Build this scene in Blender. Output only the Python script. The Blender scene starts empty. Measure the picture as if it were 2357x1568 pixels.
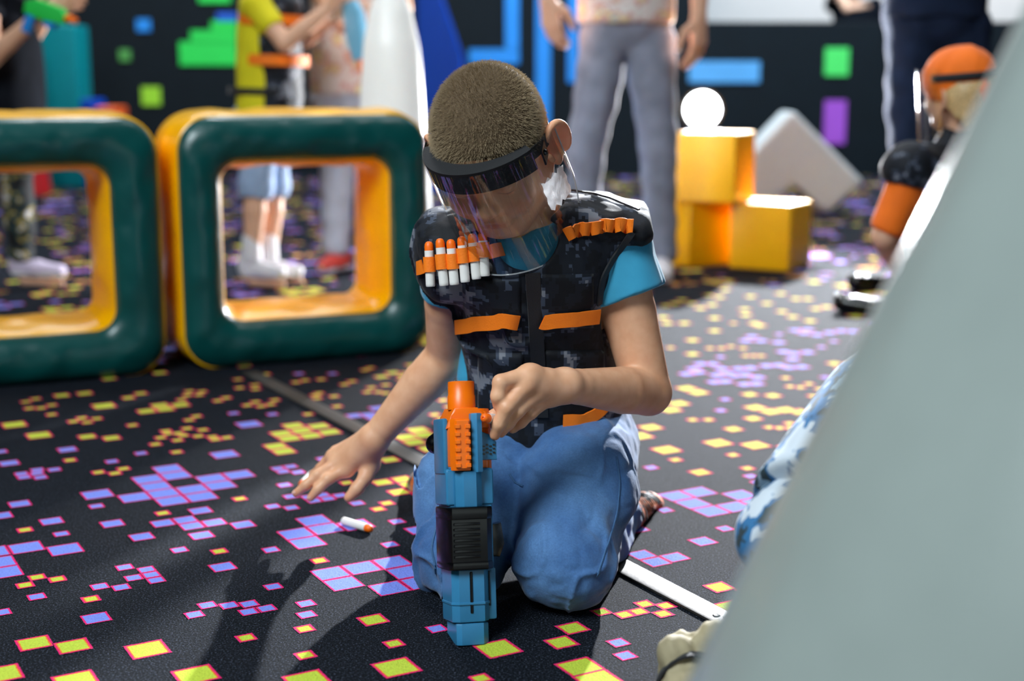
import bpy, bmesh, math, random
import numpy as np
from mathutils import Vector, Matrix

R = math.radians
SC = bpy.context.scene
COL = SC.collection
random.seed(7)

# ------------------------------------------------------------------ camera
FPX, PITCH, CAMH = 3273.6, R(10.4), 0.69      # 50 mm lens on a 36 mm wide frame of 2357 px
cam_d = bpy.data.cameras.new('camera'); cam = bpy.data.objects.new('camera', cam_d); COL.objects.link(cam)
cam_d.lens = 50; cam_d.sensor_width = 36; cam_d.clip_start = 0.05
cam.location = (0, 0, CAMH); cam.rotation_euler = (R(90) - PITCH, 0, 0)
cam_d.dof.use_dof = True; cam_d.dof.focus_distance = 1.86; cam_d.dof.aperture_fstop = 2.6
SC.camera = cam


def ray(px, py):
    xr = (px - 1178.5) / FPX; yr = (784 - py) / FPX
    return np.array([xr, math.cos(PITCH) + yr * math.sin(PITCH), -math.sin(PITCH) + yr * math.cos(PITCH)])


def at(px, py, Y):
    """point at distance Y (metres in front of the camera) on the sight line of a photo pixel"""
    r = ray(px, py); return np.array([0, 0, CAMH]) + r * (Y / r[1])


def gnd(px, py, z=0.0):
    r = ray(px, py); return np.array([0, 0, CAMH]) + r * ((z - CAMH) / r[2])


def V(*a): return np.array(a, float)
def nrm(v): v = np.asarray(v, float); return v / (np.linalg.norm(v) + 1e-12)
def mix(a, b, t): return np.asarray(a) * (1 - t) + np.asarray(b) * t


# ------------------------------------------------------------------ materials
def lin(c):
    c = [x / 255 for x in c]
    return tuple(x / 12.92 if x <= .04045 else ((x + .055) / 1.055) ** 2.4 for x in c) + (1,)


class NT:
    def __init__(s, m): s.m = m; s.t = m.node_tree; s.n = s.t.nodes
    def new(s, typ, **k):
        n = s.n.new(typ)
        for a, b in k.items():
            if a.startswith('i_'): n.inputs[a[2:].replace('_', ' ')].default_value = b
            else: setattr(n, a, b)
        return n
    def link(s, a, b): s.t.links.new(a, b)
    def math(s, op, a, b=None, c=None):
        n = s.n.new('ShaderNodeMath'); n.operation = op
        for i, x in enumerate((a, b, c)):
            if x is None: continue
            if isinstance(x, (int, float)): n.inputs[i].default_value = x
            else: s.link(x, n.inputs[i])
        return n.outputs[0]
    def mixc(s, f, a, b):
        n = s.n.new('ShaderNodeMix'); n.data_type = 'RGBA'
        for i, x in ((0, f), (6, a), (7, b)):
            if isinstance(x, (int, float, tuple)): n.inputs[i].default_value = x
            else: s.link(x, n.inputs[i])
        return n.outputs[2]
    def noise(s, vec, scale, detail=2, rough=.5):
        n = s.new('ShaderNodeTexNoise'); n.inputs['Scale'].default_value = scale
        n.inputs['Detail'].default_value = detail; n.inputs['Roughness'].default_value = rough
        if vec is not None: s.link(vec, n.inputs['Vector'])
        return n
    def coord(s, k='Object'): return s.new('ShaderNodeTexCoord').outputs[k]
    def ramp(s, f, stops, interp='LINEAR'):
        n = s.new('ShaderNodeValToRGB'); cr = n.color_ramp; cr.interpolation = interp
        while len(cr.elements) < len(stops): cr.elements.new(.5)
        for e, (p, c) in zip(cr.elements, stops): e.position = p; e.color = c
        s.link(f, n.inputs[0]); return n.outputs[0]
    def bump(s, h, strength=.3, dist=.002, bsdf=None):
        b = s.new('ShaderNodeBump'); b.inputs['Strength'].default_value = strength; b.inputs['Distance'].default_value = dist
        s.link(h, b.inputs['Height'])
        s.link(b.outputs[0], (bsdf or s.b).inputs['Normal']); return b


def mat(name, col, rough=.5, metal=0, spec=.5, coat=0, sss=0, sheen=0, noise=0, nscale=20, bump=0, bscale=200, bdist=.002):
    m = bpy.data.materials.new(name); m.use_nodes = True
    t = NT(m); b = t.n['Principled BSDF']; t.b = b
    c = lin(col)
    b.inputs['Base Color'].default_value = c; b.inputs['Roughness'].default_value = rough
    b.inputs['Metallic'].default_value = metal; b.inputs['Specular IOR Level'].default_value = spec
    b.inputs['Coat Weight'].default_value = coat; b.inputs['Coat Roughness'].default_value = .12
    if sss: b.inputs['Subsurface Weight'].default_value = sss; b.inputs['Subsurface Radius'].default_value = (.012, .005, .003); b.inputs['Subsurface Scale'].default_value = 1
    if sheen: b.inputs['Sheen Weight'].default_value = sheen; b.inputs['Sheen Roughness'].default_value = .4
    co = t.coord()
    if noise:
        n = t.noise(co, nscale, 4)
        lo = tuple(x * (1 - noise) for x in c[:3]) + (1,); hi = tuple(min(1, x * (1 + noise)) for x in c[:3]) + (1,)
        t.link(t.ramp(n.outputs[0], [(.3, lo), (.7, hi)]), b.inputs['Base Color'])
    if bump:
        t.bump(t.noise(co, bscale, 3).outputs[0], bump, bdist)
    return m


M = {}
M['black_foam'] = mat('black_foam', (26, 27, 30), .85, bump=.5, bscale=900)
M['black_plastic'] = mat('black_plastic', (6, 6, 8), .25, spec=.4, coat=.1, noise=.2)
M['black_fabric'] = mat('black_fabric', (20, 22, 27), .8, sheen=.3, bump=.2, bscale=900)
M['blaster_blue'] = mat('blaster_blue', (50, 124, 168), .34, noise=.05, nscale=60)
M['blaster_orange'] = mat('blaster_orange', (255, 116, 2), .35, sss=.05, noise=.04)
M['dart_white'] = mat('dart_white', (232, 230, 226), .75, bump=.15, bscale=900)
M['dart_orange'] = mat('dart_orange', (255, 112, 8), .45, noise=.03)
M['vinyl_yellow'] = mat('vinyl_yellow', (255, 186, 0), .28, coat=.25, noise=.06, nscale=8, bump=.25, bscale=14, bdist=.01)
M['vinyl_green'] = mat('vinyl_green', (2, 72, 70), .34, coat=.15, noise=.1, nscale=8, bump=.35, bscale=10, bdist=.012)
M['vinyl_white_dimmed'] = mat('vinyl_white_dimmed', (144, 154, 150), .28, coat=.3, bump=.2, bscale=6, bdist=.01, noise=.03)  # white vinyl greyed in its colour for the weaker light on the near cone
M['vinyl_white_lit'] = mat('vinyl_white_lit', (244, 245, 243), .35, coat=.2)  # same white vinyl, colour raised for the lamplight on the far cone
t_ = NT(M['vinyl_white_lit']); s_ = t_.new('ShaderNodeMixShader'); s_.inputs[0].default_value = .32; l_ = t_.new('ShaderNodeBsdfTranslucent'); l_.inputs[0].default_value = (.95, .96, .95, 1)
t_.link(t_.n['Principled BSDF'].outputs[0], s_.inputs[1]); t_.link(l_.outputs[0], s_.inputs[2]); t_.link(s_.outputs[0], t_.n['Material Output'].inputs[0])
M['foam_white'] = mat('foam_white', (222, 226, 226), .5, noise=.03, bump=.1, bscale=30)
M['foam_yellow'] = mat('foam_yellow', (255, 182, 0), .38, noise=.04, bump=.1, bscale=30)
M['teal_vinyl'] = mat('teal_vinyl', (0, 128, 136), .5, spec=.2, noise=.05)
M['red_vinyl'] = mat('red_vinyl', (190, 30, 34), .45, noise=.05)
M['blue_vinyl'] = mat('blue_vinyl', (0, 62, 168), .5, spec=.15, noise=.05)
M['orange_vinyl'] = mat('orange_vinyl', (226, 84, 24), .45, noise=.05)
M['tee_blue'] = mat('tee_blue', (56, 158, 196), .85, sheen=.3, noise=.06, nscale=30, bump=.25, bscale=1400, bdist=.001)
M['shoe_white'] = mat('shoe_white', (226, 222, 226), .7, noise=.04)
M['skin_far'] = mat('skin_far', (222, 172, 142), .5, sss=.05, noise=.04)
M['hair_brown'] = mat('hair_brown', (92, 66, 44), .6, noise=.3, nscale=120)
M['hair_blonde'] = mat('hair_blonde', (206, 172, 120), .5, noise=.3, nscale=160)
M['metal_strip'] = mat('metal_strip', (78, 75, 72), .5, metal=.7, noise=.12, nscale=60, bump=.15, bscale=120)
M['wall_black'] = mat('wall_black', (9, 18, 24), .8, spec=.2, noise=.12, nscale=6)
M['wall_pale'] = mat('wall_pale', (206, 196, 190), .8, noise=.03)
for nm, c in dict(green=(30, 200, 74), lime=(150, 206, 40), azure=(24, 130, 214), blue=(20, 84, 190), purple=(160, 74, 190), leaf=(74, 146, 66), mint=(74, 214, 96), sky=(84, 158, 214)).items():
    M['paint_' + nm] = mat('paint_' + nm, c, .7, noise=.05, nscale=5)
M['orange_webbing'] = mat('orange_webbing', (255, 126, 8), .7, noise=.06, nscale=50, bump=.4, bscale=500, bdist=.001)
M['yellow_tee'] = mat('yellow_tee', (222, 212, 22), .85, noise=.06)
M['orange_cloth'] = mat('orange_cloth', (252, 116, 12), .8, sheen=.2, noise=.08, nscale=25)
M['grey_denim'] = mat('grey_denim', (132, 138, 156), .85, noise=.18, nscale=18, bump=.3, bscale=300)
M['navy_denim'] = mat('navy_denim', (30, 42, 66), .9, spec=.15, noise=.25, nscale=12, bump=.3, bscale=300)
M['pale_denim'] = mat('pale_denim', (150, 172, 204), .85, noise=.2, nscale=18)
M['light_grey_cloth'] = mat('light_grey_cloth', (176, 182, 196), .85, noise=.1)
M['dark_cloth'] = mat('dark_cloth', (16, 19, 26), .9, spec=.08, noise=.25, nscale=20)
M['shoe_red'] = mat('shoe_red', (196, 60, 50), .6, noise=.06)
M['shoe_lilac'] = mat('shoe_lilac', (206, 190, 214), .6, noise=.06)
M['shoe_beige'] = mat('shoe_beige', (158, 146, 116), .75, noise=.14, nscale=30, bump=.4, bscale=60)
M['lamp_case'] = mat('lamp_case', (20, 20, 22), .5, noise=.1)
M['seam'] = mat('seam', (58, 96, 138), .85, noise=.1, nscale=300)
M['eye_white'] = mat('eye_white', (235, 230, 224), .2, noise=.02)


def m_skin():
    m = mat('skin', (206, 156, 124), .48, sss=.12); t = NT(m); t.b = t.n['Principled BSDF']
    co = t.coord()
    a = t.new('ShaderNodeAttribute', attribute_name='tint')
    n = t.noise(co, 45, 5)
    base = t.ramp(n.outputs[0], [(.25, lin((218, 156, 118))), (.75, lin((236, 182, 144)))])
    mx = t.new('ShaderNodeMix'); mx.data_type = 'RGBA'; mx.blend_type = 'MULTIPLY'; mx.inputs[0].default_value = 1
    t.link(base, mx.inputs[6]); t.link(a.outputs['Color'], mx.inputs[7])
    t.link(mx.outputs[2], t.b.inputs['Base Color'])
    t.bump(t.noise(co, 900, 3).outputs[0], .12, .0006)
    return m


M['skin'] = m_skin()


def m_camo(name, cols, step, scale, rough=.42, th=(.0, .52, .62, .7), spec=.4):
    """blocky printed camouflage: coordinates snapped to a grid, then noise in flat steps"""
    m = mat(name, (20, 22, 28), rough, sheen=.08, spec=spec); t = NT(m); t.b = t.n['Principled BSDF']
    co = t.coord()
    sn = t.new('ShaderNodeVectorMath', operation='SNAP'); t.link(co, sn.inputs[0]); sn.inputs[1].default_value = (step,) * 3
    n = t.noise(sn.outputs[0], scale, 3, .6)
    t.link(t.ramp(n.outputs[0], list(zip(th, [lin(c) for c in cols])), 'CONSTANT'), t.b.inputs['Base Color'])
    w = t.noise(co, 700, 2); t.bump(w.outputs[0], .2, .001)
    return m


M['vest_camo'] = m_camo('vest_camo', [(12, 15, 21), (20, 25, 34), (60, 68, 84), (120, 124, 134)], .0045, 20, .68, (0, .45, .56, .615), spec=.25)
M['pattern_pale'] = m_camo('pattern_pale', [(222, 214, 210), (206, 160, 156), (226, 214, 160), (160, 176, 206)], .002, 16, .8, (0, .5, .57, .63))
M['pattern_dark'] = m_camo('pattern_dark', [(16, 18, 22), (40, 60, 60), (150, 130, 60), (190, 190, 200)], .002, 18, .8, (0, .52, .58, .64))
M['pattern_blue'] = m_camo('pattern_blue', [(200, 210, 220), (48, 110, 160), (40, 58, 66), (150, 176, 196)], .0005, 19, .8, (0, .47, .54, .62))
M['shoe_camo'] = m_camo('shoe_camo', [(30, 28, 28), (222, 110, 36), (150, 142, 130), (60, 56, 54)], .004, 26, .6, (0, .44, .56, .63))


def m_denim():
    m = mat('denim', (86, 128, 176), .85, sheen=.2); t = NT(m); t.b = t.n['Principled BSDF']
    co = t.coord(); a = t.noise(co, 9, 3); b = t.noise(co, 320, 3, .7)
    base = t.ramp(a.outputs[0], [(.3, lin((48, 92, 148))), (.72, lin((98, 144, 196)))])
    sp = t.ramp(b.outputs[0], [(.3, (.72, .72, .74, 1)), (.7, (1.0, 1.0, 1.0, 1))])
    mx = t.new('ShaderNodeMix'); mx.data_type = 'RGBA'; mx.blend_type = 'MULTIPLY'; mx.inputs[0].default_value = 1
    t.link(base, mx.inputs[6]); t.link(sp, mx.inputs[7]); t.link(mx.outputs[2], t.b.inputs['Base Color'])
    t.bump(b.outputs[0], .35, .0012)
    return m


M['denim'] = m_denim()


def m_visor():
    m = bpy.data.materials.new('clear_plastic'); m.use_nodes = True; t = NT(m)
    t.n.remove(t.n['Principled BSDF'])
    tr = t.new('ShaderNodeBsdfTransparent'); tr.inputs[0].default_value = (.93, .95, .96, 1)
    gl = t.new('ShaderNodeBsdfGlossy'); gl.inputs['Roughness'].default_value = .06
    df = t.new('ShaderNodeBsdfDiffuse'); df.inputs[0].default_value = (.8, .8, .82, 1)
    lw = t.new('ShaderNodeLayerWeight'); lw.inputs[0].default_value = .5
    f = t.math('MULTIPLY_ADD', t.math('POWER', lw.outputs['Facing'], 4), .7, .08)
    s1 = t.new('ShaderNodeMixShader'); t.link(f, s1.inputs[0]); t.link(tr.outputs[0], s1.inputs[1]); t.link(gl.outputs[0], s1.inputs[2])
    # fine vertical scuffs on the sheet
    uv = t.new('ShaderNodeUVMap'); mp = t.new('ShaderNodeMapping'); mp.inputs['Scale'].default_value = (60, 1.3, 1)
    t.link(uv.outputs[0], mp.inputs[0]); n = t.noise(mp.outputs[0], 2.2, 4, .7)
    sc = t.math('MULTIPLY', t.ramp(n.outputs[0], [(.56, (0, 0, 0, 1)), (.78, (1, 1, 1, 1))]), .3)
    s2 = t.new('ShaderNodeMixShader'); t.link(sc, s2.inputs[0]); t.link(s1.outputs[0], s2.inputs[1]); t.link(df.outputs[0], s2.inputs[2])
    t.link(s2.outputs[0], t.n['Material Output'].inputs[0])
    return m


M['visor'] = m_visor()


def m_emit(name, col, s):
    m = bpy.data.materials.new(name); m.use_nodes = True; t = NT(m); t.n.remove(t.n['Principled BSDF'])
    e = t.new('ShaderNodeEmission'); e.inputs[0].default_value = col; e.inputs[1].default_value = s
    t.link(e.outputs[0], t.n['Material Output'].inputs[0]); return m


# ------------------------------------------------------------------ objects
def tag(o, label=None, cat=None, group=None, kind=None):
    if label: o['label'] = label
    if cat: o['category'] = cat
    if group: o['group'] = group
    if kind: o['kind'] = kind
    return o


def empty(name, loc, label=None, cat=None, group=None, rot=None):
    o = bpy.data.objects.new(name, None); COL.objects.link(o); o.location = Vector(loc); o.empty_display_size = .05
    if rot is not None: o.rotation_euler = rot
    return tag(o, label, cat, group)


def link(name, me, m, parent=None, world=True):
    """link a mesh built in world coordinates; a child keeps its world place"""
    o = bpy.data.objects.new(name, me); COL.objects.link(o)
    if m is not None:
        for x in (m if isinstance(m, (list, tuple)) else [m]): me.materials.append(x)
    if parent is not None:
        o.parent = parent
        if world:
            bpy.context.view_layer.update()
            o.matrix_parent_inverse = parent.matrix_world.inverted()
    return o


def from_arrays(name, v, f, smooth=True):
    me = bpy.data.meshes.new(name); v = np.asarray(v, np.float32); f = np.asarray(f, np.int32)
    me.vertices.add(len(v)); me.vertices.foreach_set('co', v.ravel())
    k = f.shape[1]
    me.loops.add(f.size); me.loops.foreach_set('vertex_index', f.ravel())
    me.polygons.add(len(f)); me.polygons.foreach_set('loop_start', np.arange(0, f.size, k, dtype=np.int32))
    me.polygons.foreach_set('loop_total', np.full(len(f), k, np.int32))
    me.update(calc_edges=True); me.validate()
    if smooth: me.polygons.foreach_set('use_smooth', np.ones(len(me.polygons), bool))
    return me


class MB:
    """collects shapes into one bmesh"""
    def __init__(s): s.bm = bmesh.new()
    def _x(s, vs, mtx):
        if mtx is not None: bmesh.ops.transform(s.bm, matrix=mtx, verts=vs)
    def box(s, lo, hi, bev=0, seg=2, mtx=None, taper=None):
        r = bmesh.ops.create_cube(s.bm, size=1); vs = r['verts']
        for v in vs:
            v.co = Vector([lo[i] + (v.co[i] + .5) * (hi[i] - lo[i]) for i in range(3)])
            if taper: taper(v.co)
        if bev:
            es = list({e for v in vs for e in v.link_edges})
            b = bmesh.ops.bevel(s.bm, geom=es, offset=bev, segments=seg, affect='EDGES', profile=.6)
            vs = list({v for f in b['faces'] for v in f.verts} | {v for v in vs if v.is_valid})
        s._x(vs, mtx); return vs
    def prism(s, pts, z0, z1, bev=0, seg=2, mtx=None):
        """polygon in xy, extruded in z"""
        a = [s.bm.verts.new((x, y, z0)) for x, y in pts]; b = [s.bm.verts.new((x, y, z1)) for x, y in pts]
        n = len(pts); fs = [s.bm.faces.new(a[::-1]), s.bm.faces.new(b)]
        for i in range(n): fs.append(s.bm.faces.new((a[i], a[(i + 1) % n], b[(i + 1) % n], b[i])))
        vs = a + b
        if bev:
            es = list({e for f in fs[:2] for e in f.edges})
            r = bmesh.ops.bevel(s.bm, geom=es, offset=bev, segments=seg, affect='EDGES', profile=.6)
            vs = list({v for f in r['faces'] for v in f.verts} | {v for v in vs if v.is_valid} | {v for f in fs if f.is_valid for v in f.verts})
        s._x(vs, mtx); return vs
    def lathe(s, prof, n=24, mtx=None):
        """(r, z) profile turned about z"""
        rows = []
        for r, z in prof:
            rows.append([s.bm.verts.new((0, 0, z))] if r < 1e-7 else [s.bm.verts.new((r * math.cos(2 * math.pi * i / n), r * math.sin(2 * math.pi * i / n), z)) for i in range(n)])
        for a, b in zip(rows, rows[1:]):
            for i in range(n):
                j = (i + 1) % n
                q = ([a[0]] if len(a) == 1 else [a[i], a[j]]) + ([b[0]] if len(b) == 1 else [b[j], b[i]])
                if len(q) > 2: s.bm.faces.new(q)
        vs = [v for r in rows for v in r]; s._x(vs, mtx); return vs
    def tube(s, pts, r, n=10, cap=True):
        pts = [np.asarray(p, float) for p in pts]; rows = []; ref = V(0, 0, 1)
        for i, p in enumerate(pts):
            t = nrm(pts[min(i + 1, len(pts) - 1)] - pts[max(i - 1, 0)])
            if abs(t @ ref) > .95: ref = V(1, 0, 0)
            u = nrm(np.cross(t, ref)); w = np.cross(t, u); ref = np.cross(u, t) * -1 if False else ref
            rr = r[i] if isinstance(r, (list, tuple)) else r
            rows.append([s.bm.verts.new(p + rr * (math.cos(2 * math.pi * k / n) * u + math.sin(2 * math.pi * k / n) * w)) for k in range(n)])
        for a, b in zip(rows, rows[1:]):
            for k in range(n): s.bm.faces.new((a[k], a[(k + 1) % n], b[(k + 1) % n], b[k]))
        if cap: s.bm.faces.new(rows[0][::-1]); s.bm.faces.new(rows[-1])
    def band(s, pts, nrms, w, th, wdir=None):
        """flat strap along pts; nrms point away from the surface"""
        rows = []; n = len(pts)
        for i in range(n):
            t = nrm(pts[min(i + 1, n - 1)] - pts[max(i - 1, 0)])
            if wdir is not None: b = nrm(np.asarray(wdir) - (np.asarray(wdir) @ t) * t); nn = nrm(np.cross(t, b)); nn = nn if nn @ nrms[i] > 0 else -nn
            else: b = nrm(np.cross(nrms[i], t)); nn = nrms[i]
            p = pts[i]
            rows.append([s.bm.verts.new(p + b * w / 2), s.bm.verts.new(p - b * w / 2), s.bm.verts.new(p - b * w / 2 + nn * th), s.bm.verts.new(p + b * w / 2 + nn * th)])
        for a, b in zip(rows, rows[1:]):
            for k in range(4): s.bm.faces.new((a[k], a[(k + 1) % 4], b[(k + 1) % 4], b[k]))
        s.bm.faces.new(rows[0][::-1]); s.bm.faces.new(rows[-1])
    def build(s, name, m, parent=None, smooth=False, angle=35, world=True):
        bmesh.ops.recalc_face_normals(s.bm, faces=s.bm.faces[:])
        me = bpy.data.meshes.new(name); s.bm.to_mesh(me); s.bm.free()
        if smooth:
            me.polygons.foreach_set('use_smooth', np.ones(len(me.polygons), bool))
            try: me.set_sharp_from_angle(angle=R(angle))
            except Exception: pass
        return link(name, me, m, parent, world)


# ------------------------------------------------------------------ implicit surfaces (smoothly blended limbs, cloth, heads)
def vnoise(P, scale, seed=0):
    q = P * scale + seed * 17.31; i = np.floor(q).astype(np.int64); f = q - i; f = f * f * (3 - 2 * f)
    def h(a, b, c):
        x = (a * 374761393 + b * 668265263 + c * 1442695041 + seed * 974711) & 0x7fffffff
        x = ((x ^ (x >> 13)) * 1274126177) & 0x7fffffff
        return ((x ^ (x >> 16)) & 0xffff) / 65535.0 * 2 - 1
    r = 0
    for dx in (0, 1):
        wx = f[:, 0] if dx else 1 - f[:, 0]
        for dy in (0, 1):
            wy = f[:, 1] if dy else 1 - f[:, 1]
            for dz in (0, 1):
                wz = f[:, 2] if dz else 1 - f[:, 2]
                r = r + wx * wy * wz * h(i[:, 0] + dx, i[:, 1] + dy, i[:, 2] + dz)
    return r


class Sdf:
    def __init__(s): s.p = []; s.disp = None
    def cap(s, a, b, ra, rb, k=.012, mode='u'):
        a, b = np.asarray(a, float), np.asarray(b, float)
        lo = np.minimum(a - ra, b - rb); hi = np.maximum(a + ra, b + rb)
        def f(P):
            ba = b - a; l = ba @ ba + 1e-12; t = np.clip((P - a) @ ba / l, 0, 1)
            q = P - a - t[:, None] * ba
            return np.sqrt((q * q).sum(1)) - (ra + (rb - ra) * t)
        s.p.append((f, lo, hi, k, mode)); return s
    def chain(s, pts, rs, k=.01, mode='u'):
        for i in range(len(pts) - 1): s.cap(pts[i], pts[i + 1], rs[i], rs[i + 1], k, mode)
        return s
    def ball(s, c, r, k=.012, mode='u'): return s.cap(c, np.asarray(c) + V(0, 0, 1e-5), r, r, k, mode)
    def ell(s, c, r, rot=None, k=.012, mode='u'):
        c = np.asarray(c, float); r = np.asarray(r, float); Rm = np.eye(3) if rot is None else np.asarray(rot)
        m = r.max()
        def f(P):
            q = (P - c) @ Rm
            k0 = np.sqrt(((q / r) ** 2).sum(1)); k1 = np.sqrt(((q / (r * r)) ** 2).sum(1)) + 1e-9
            return k0 * (k0 - 1) / k1
        s.p.append((f, c - m, c + m, k, mode)); return s
    def ecap(s, a, b, xdir, ra, rb, k=.015, mode='u'):
        """limb of oval section: ra, rb = (half width along xdir, half depth)"""
        a, b = np.asarray(a, float), np.asarray(b, float); z = nrm(b - a); x = nrm(np.asarray(xdir) - (np.asarray(xdir) @ z) * z); y = np.cross(z, x)
        L = np.linalg.norm(b - a); m = max(*ra, *rb)
        def f(P):
            q = P - a; t = np.clip(q @ z / L, 0, 1)
            rx = ra[0] + (rb[0] - ra[0]) * t; ry = ra[1] + (rb[1] - ra[1]) * t
            dz = q @ z - t * L; qx = q @ x; qy = q @ y
            rz = np.minimum(rx, ry)
            k0 = np.sqrt((qx / rx) ** 2 + (qy / ry) ** 2 + (dz / rz) ** 2)
            k1 = np.sqrt((qx / rx ** 2) ** 2 + (qy / ry ** 2) ** 2 + (dz / rz ** 2) ** 2) + 1e-9
            return k0 * (k0 - 1) / k1
        s.p.append((f, np.minimum(a, b) - m, np.maximum(a, b) + m, k, mode)); return s
    def plane(s, pt, n, k=.004):
        """cut away the side the normal points to"""
        pt = np.asarray(pt, float); n = nrm(n)
        s.p.append((lambda P: -((P - pt) @ n), V(-9, -9, -9), V(9, 9, 9), k, 's')); return s
    def plane_local(s, pt, n, c, r, k=.004):
        """cut away the part of a ball (c, r) lying beyond a plane"""
        pt = np.asarray(pt, float); n = nrm(n); c = np.asarray(c, float)
        s.p.append((lambda P: np.maximum(-((P - pt) @ n), np.sqrt(((P - c) ** 2).sum(1)) - r), c - r, c + r, k, 's')); return s
    def __call__(s, P):
        d = np.full(len(P), .25); lo, hi = P.min(0), P.max(0)
        for f, a, b, k, mode in s.p:
            e = k + .03
            if (a - e > hi).any() or (b + e < lo).any(): continue
            x = f(P)
            if mode == 'u':
                h = np.clip(.5 + .5 * (d - x) / k, 0, 1); d = d * (1 - h) + x * h - k * h * (1 - h)
            else:
                h = np.clip(.5 - .5 * (d + x) / k, 0, 1); d = d * (1 - h) - x * h + k * h * (1 - h)
        if s.disp is not None:
            near = np.abs(d) < .03
            if near.any(): d[near] = d[near] + s.disp(P[near])
        return d
    def bounds(s):
        u = [p for p in s.p if p[4] == 'u']
        return np.min([p[1] for p in u], 0), np.max([p[2] for p in u], 0)
    def grad(s, p, e=1e-3):
        P = np.array([p + V(*x) * e for x in ((1, 0, 0), (-1, 0, 0), (0, 1, 0), (0, -1, 0), (0, 0, 1), (0, 0, -1))])
        d = s(P); return nrm(V(d[0] - d[1], d[2] - d[3], d[4] - d[5]))
    def cast(s, px, py, y0=1.4, y1=2.6):
        """first point of the surface on the sight line of a photo pixel, with its normal"""
        Y = np.linspace(y0, y1, 900); P = np.array([at(px, py, y) for y in Y]); d = np.concatenate([s(P[i:i + 30]) for i in range(0, 900, 30)])
        i = int(np.argmax(d < 0))
        if d[i] >= 0: i = int(np.argmin(d))
        else:
            t = d[i - 1] / (d[i - 1] - d[i]); p = P[i - 1] * (1 - t) + P[i] * t; return p, s.grad(p)
        return P[i], s.grad(P[i])


def polygonise(F, h, lo=None, hi=None, pad=.012, B=14):
    """surface nets: vertices and quads of F = 0 on a grid of step h, evaluated only in the blocks the shapes reach"""
    l, u = F.bounds(); lo = l if lo is None else np.asarray(lo); hi = u if hi is None else np.asarray(hi)
    lo = lo - pad; n = np.ceil((hi + pad - lo) / h).astype(int) + 1
    D = np.full(n, .25, np.float32); E = .012
    for i in range(0, n[0], B):
        for j in range(0, n[1], B):
            for k in range(0, n[2], B):
                a = lo + h * V(i, j, k); m = np.minimum(V(i + B, j + B, k + B), n) - 1; b = lo + h * m
                if not any((p[1] - E - p[3] < b).all() and (p[2] + E + p[3] > a).all() for p in F.p if p[4] == 'u'): continue
                c = (a + b) / 2
                ii, jj, kk = (np.arange(x, min(x + B, nn)) for x, nn in zip((i, j, k), n))
                g = np.stack(np.meshgrid(ii, jj, kk, indexing='ij'), -1).reshape(-1, 3)
                D[i:i + B, j:j + B, k:k + B] = F(lo + h * g).reshape(len(ii), len(jj), len(kk))
    S = D < 0
    cs = np.zeros(np.array(S.shape) - 1, np.uint8)
    for a in (0, 1):
        for b in (0, 1):
            for c in (0, 1):
                cs += S[a:n[0] - 1 + a, b:n[1] - 1 + b, c:n[2] - 1 + c]
    act = np.argwhere((cs > 0) & (cs < 8)); del cs
    idx = np.full(np.array(S.shape) - 1, -1, np.int32); idx[tuple(act.T)] = np.arange(len(act))
    acc = np.zeros((len(act), 3)); cnt = np.zeros(len(act))
    corners = [(a, b, c) for a in (0, 1) for b in (0, 1) for c in (0, 1)]
    dv = {c: D[act[:, 0] + c[0], act[:, 1] + c[1], act[:, 2] + c[2]].astype(float) for c in corners}
    for c in corners:
        for ax in range(3):
            if c[ax]: continue
            e = list(c); e[ax] = 1; e = tuple(e); d0, d1 = dv[c], dv[e]; x = (d0 < 0) != (d1 < 0)
            t = np.where(x, d0 / np.where(d0 == d1, 1, d0 - d1), 0)
            p = np.tile(np.array(c, float), (len(act), 1)); p[:, ax] = t
            acc[x] += p[x]; cnt[x] += 1
    Vt = lo + h * (act + acc / np.maximum(cnt, 1)[:, None])
    quads = []
    for ax in range(3):
        o = [x for x in range(3) if x != ax]
        s0 = [slice(None)] * 3; s1 = [slice(None)] * 3; s0[ax] = slice(0, n[ax] - 1); s1[ax] = slice(1, n[ax])
        ch = S[tuple(s0)] != S[tuple(s1)]; w = np.argwhere(ch)
        w = w[(w[:, o[0]] > 0) & (w[:, o[1]] > 0) & (w[:, o[0]] < n[o[0]] - 1) & (w[:, o[1]] < n[o[1]] - 1)]
        sg = S[tuple(w.T)]
        e0 = np.zeros(3, int); e0[o[0]] = 1; e1 = np.zeros(3, int); e1[o[1]] = 1
        q = np.stack([idx[tuple((w - e0 - e1).T)], idx[tuple((w - e1).T)], idx[tuple(w.T)], idx[tuple((w - e0).T)]], 1)
        flip = sg if ax != 1 else ~sg
        q[~flip] = q[~flip][:, ::-1]; quads.append(q[(q >= 0).all(1)])
    return Vt, np.concatenate(quads)


def solid(name, parts, m, parent=None, tint=None):
    """one mesh object from one or more (Sdf, step) pairs"""
    vs, fs, o = [], [], 0
    for F, h in parts:
        v, f = polygonise(F, h); vs.append(v); fs.append(f + o); o += len(v)
    v = np.concatenate(vs); me = from_arrays(name, v, np.concatenate(fs))
    if tint is not None:
        a = me.color_attributes.new('tint', 'FLOAT_COLOR', 'POINT'); c = np.ones((len(v), 4), np.float32); c[:, :3] = tint(v); a.data.foreach_set('color', c.ravel())
    return link(name, me, m, parent)
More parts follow.
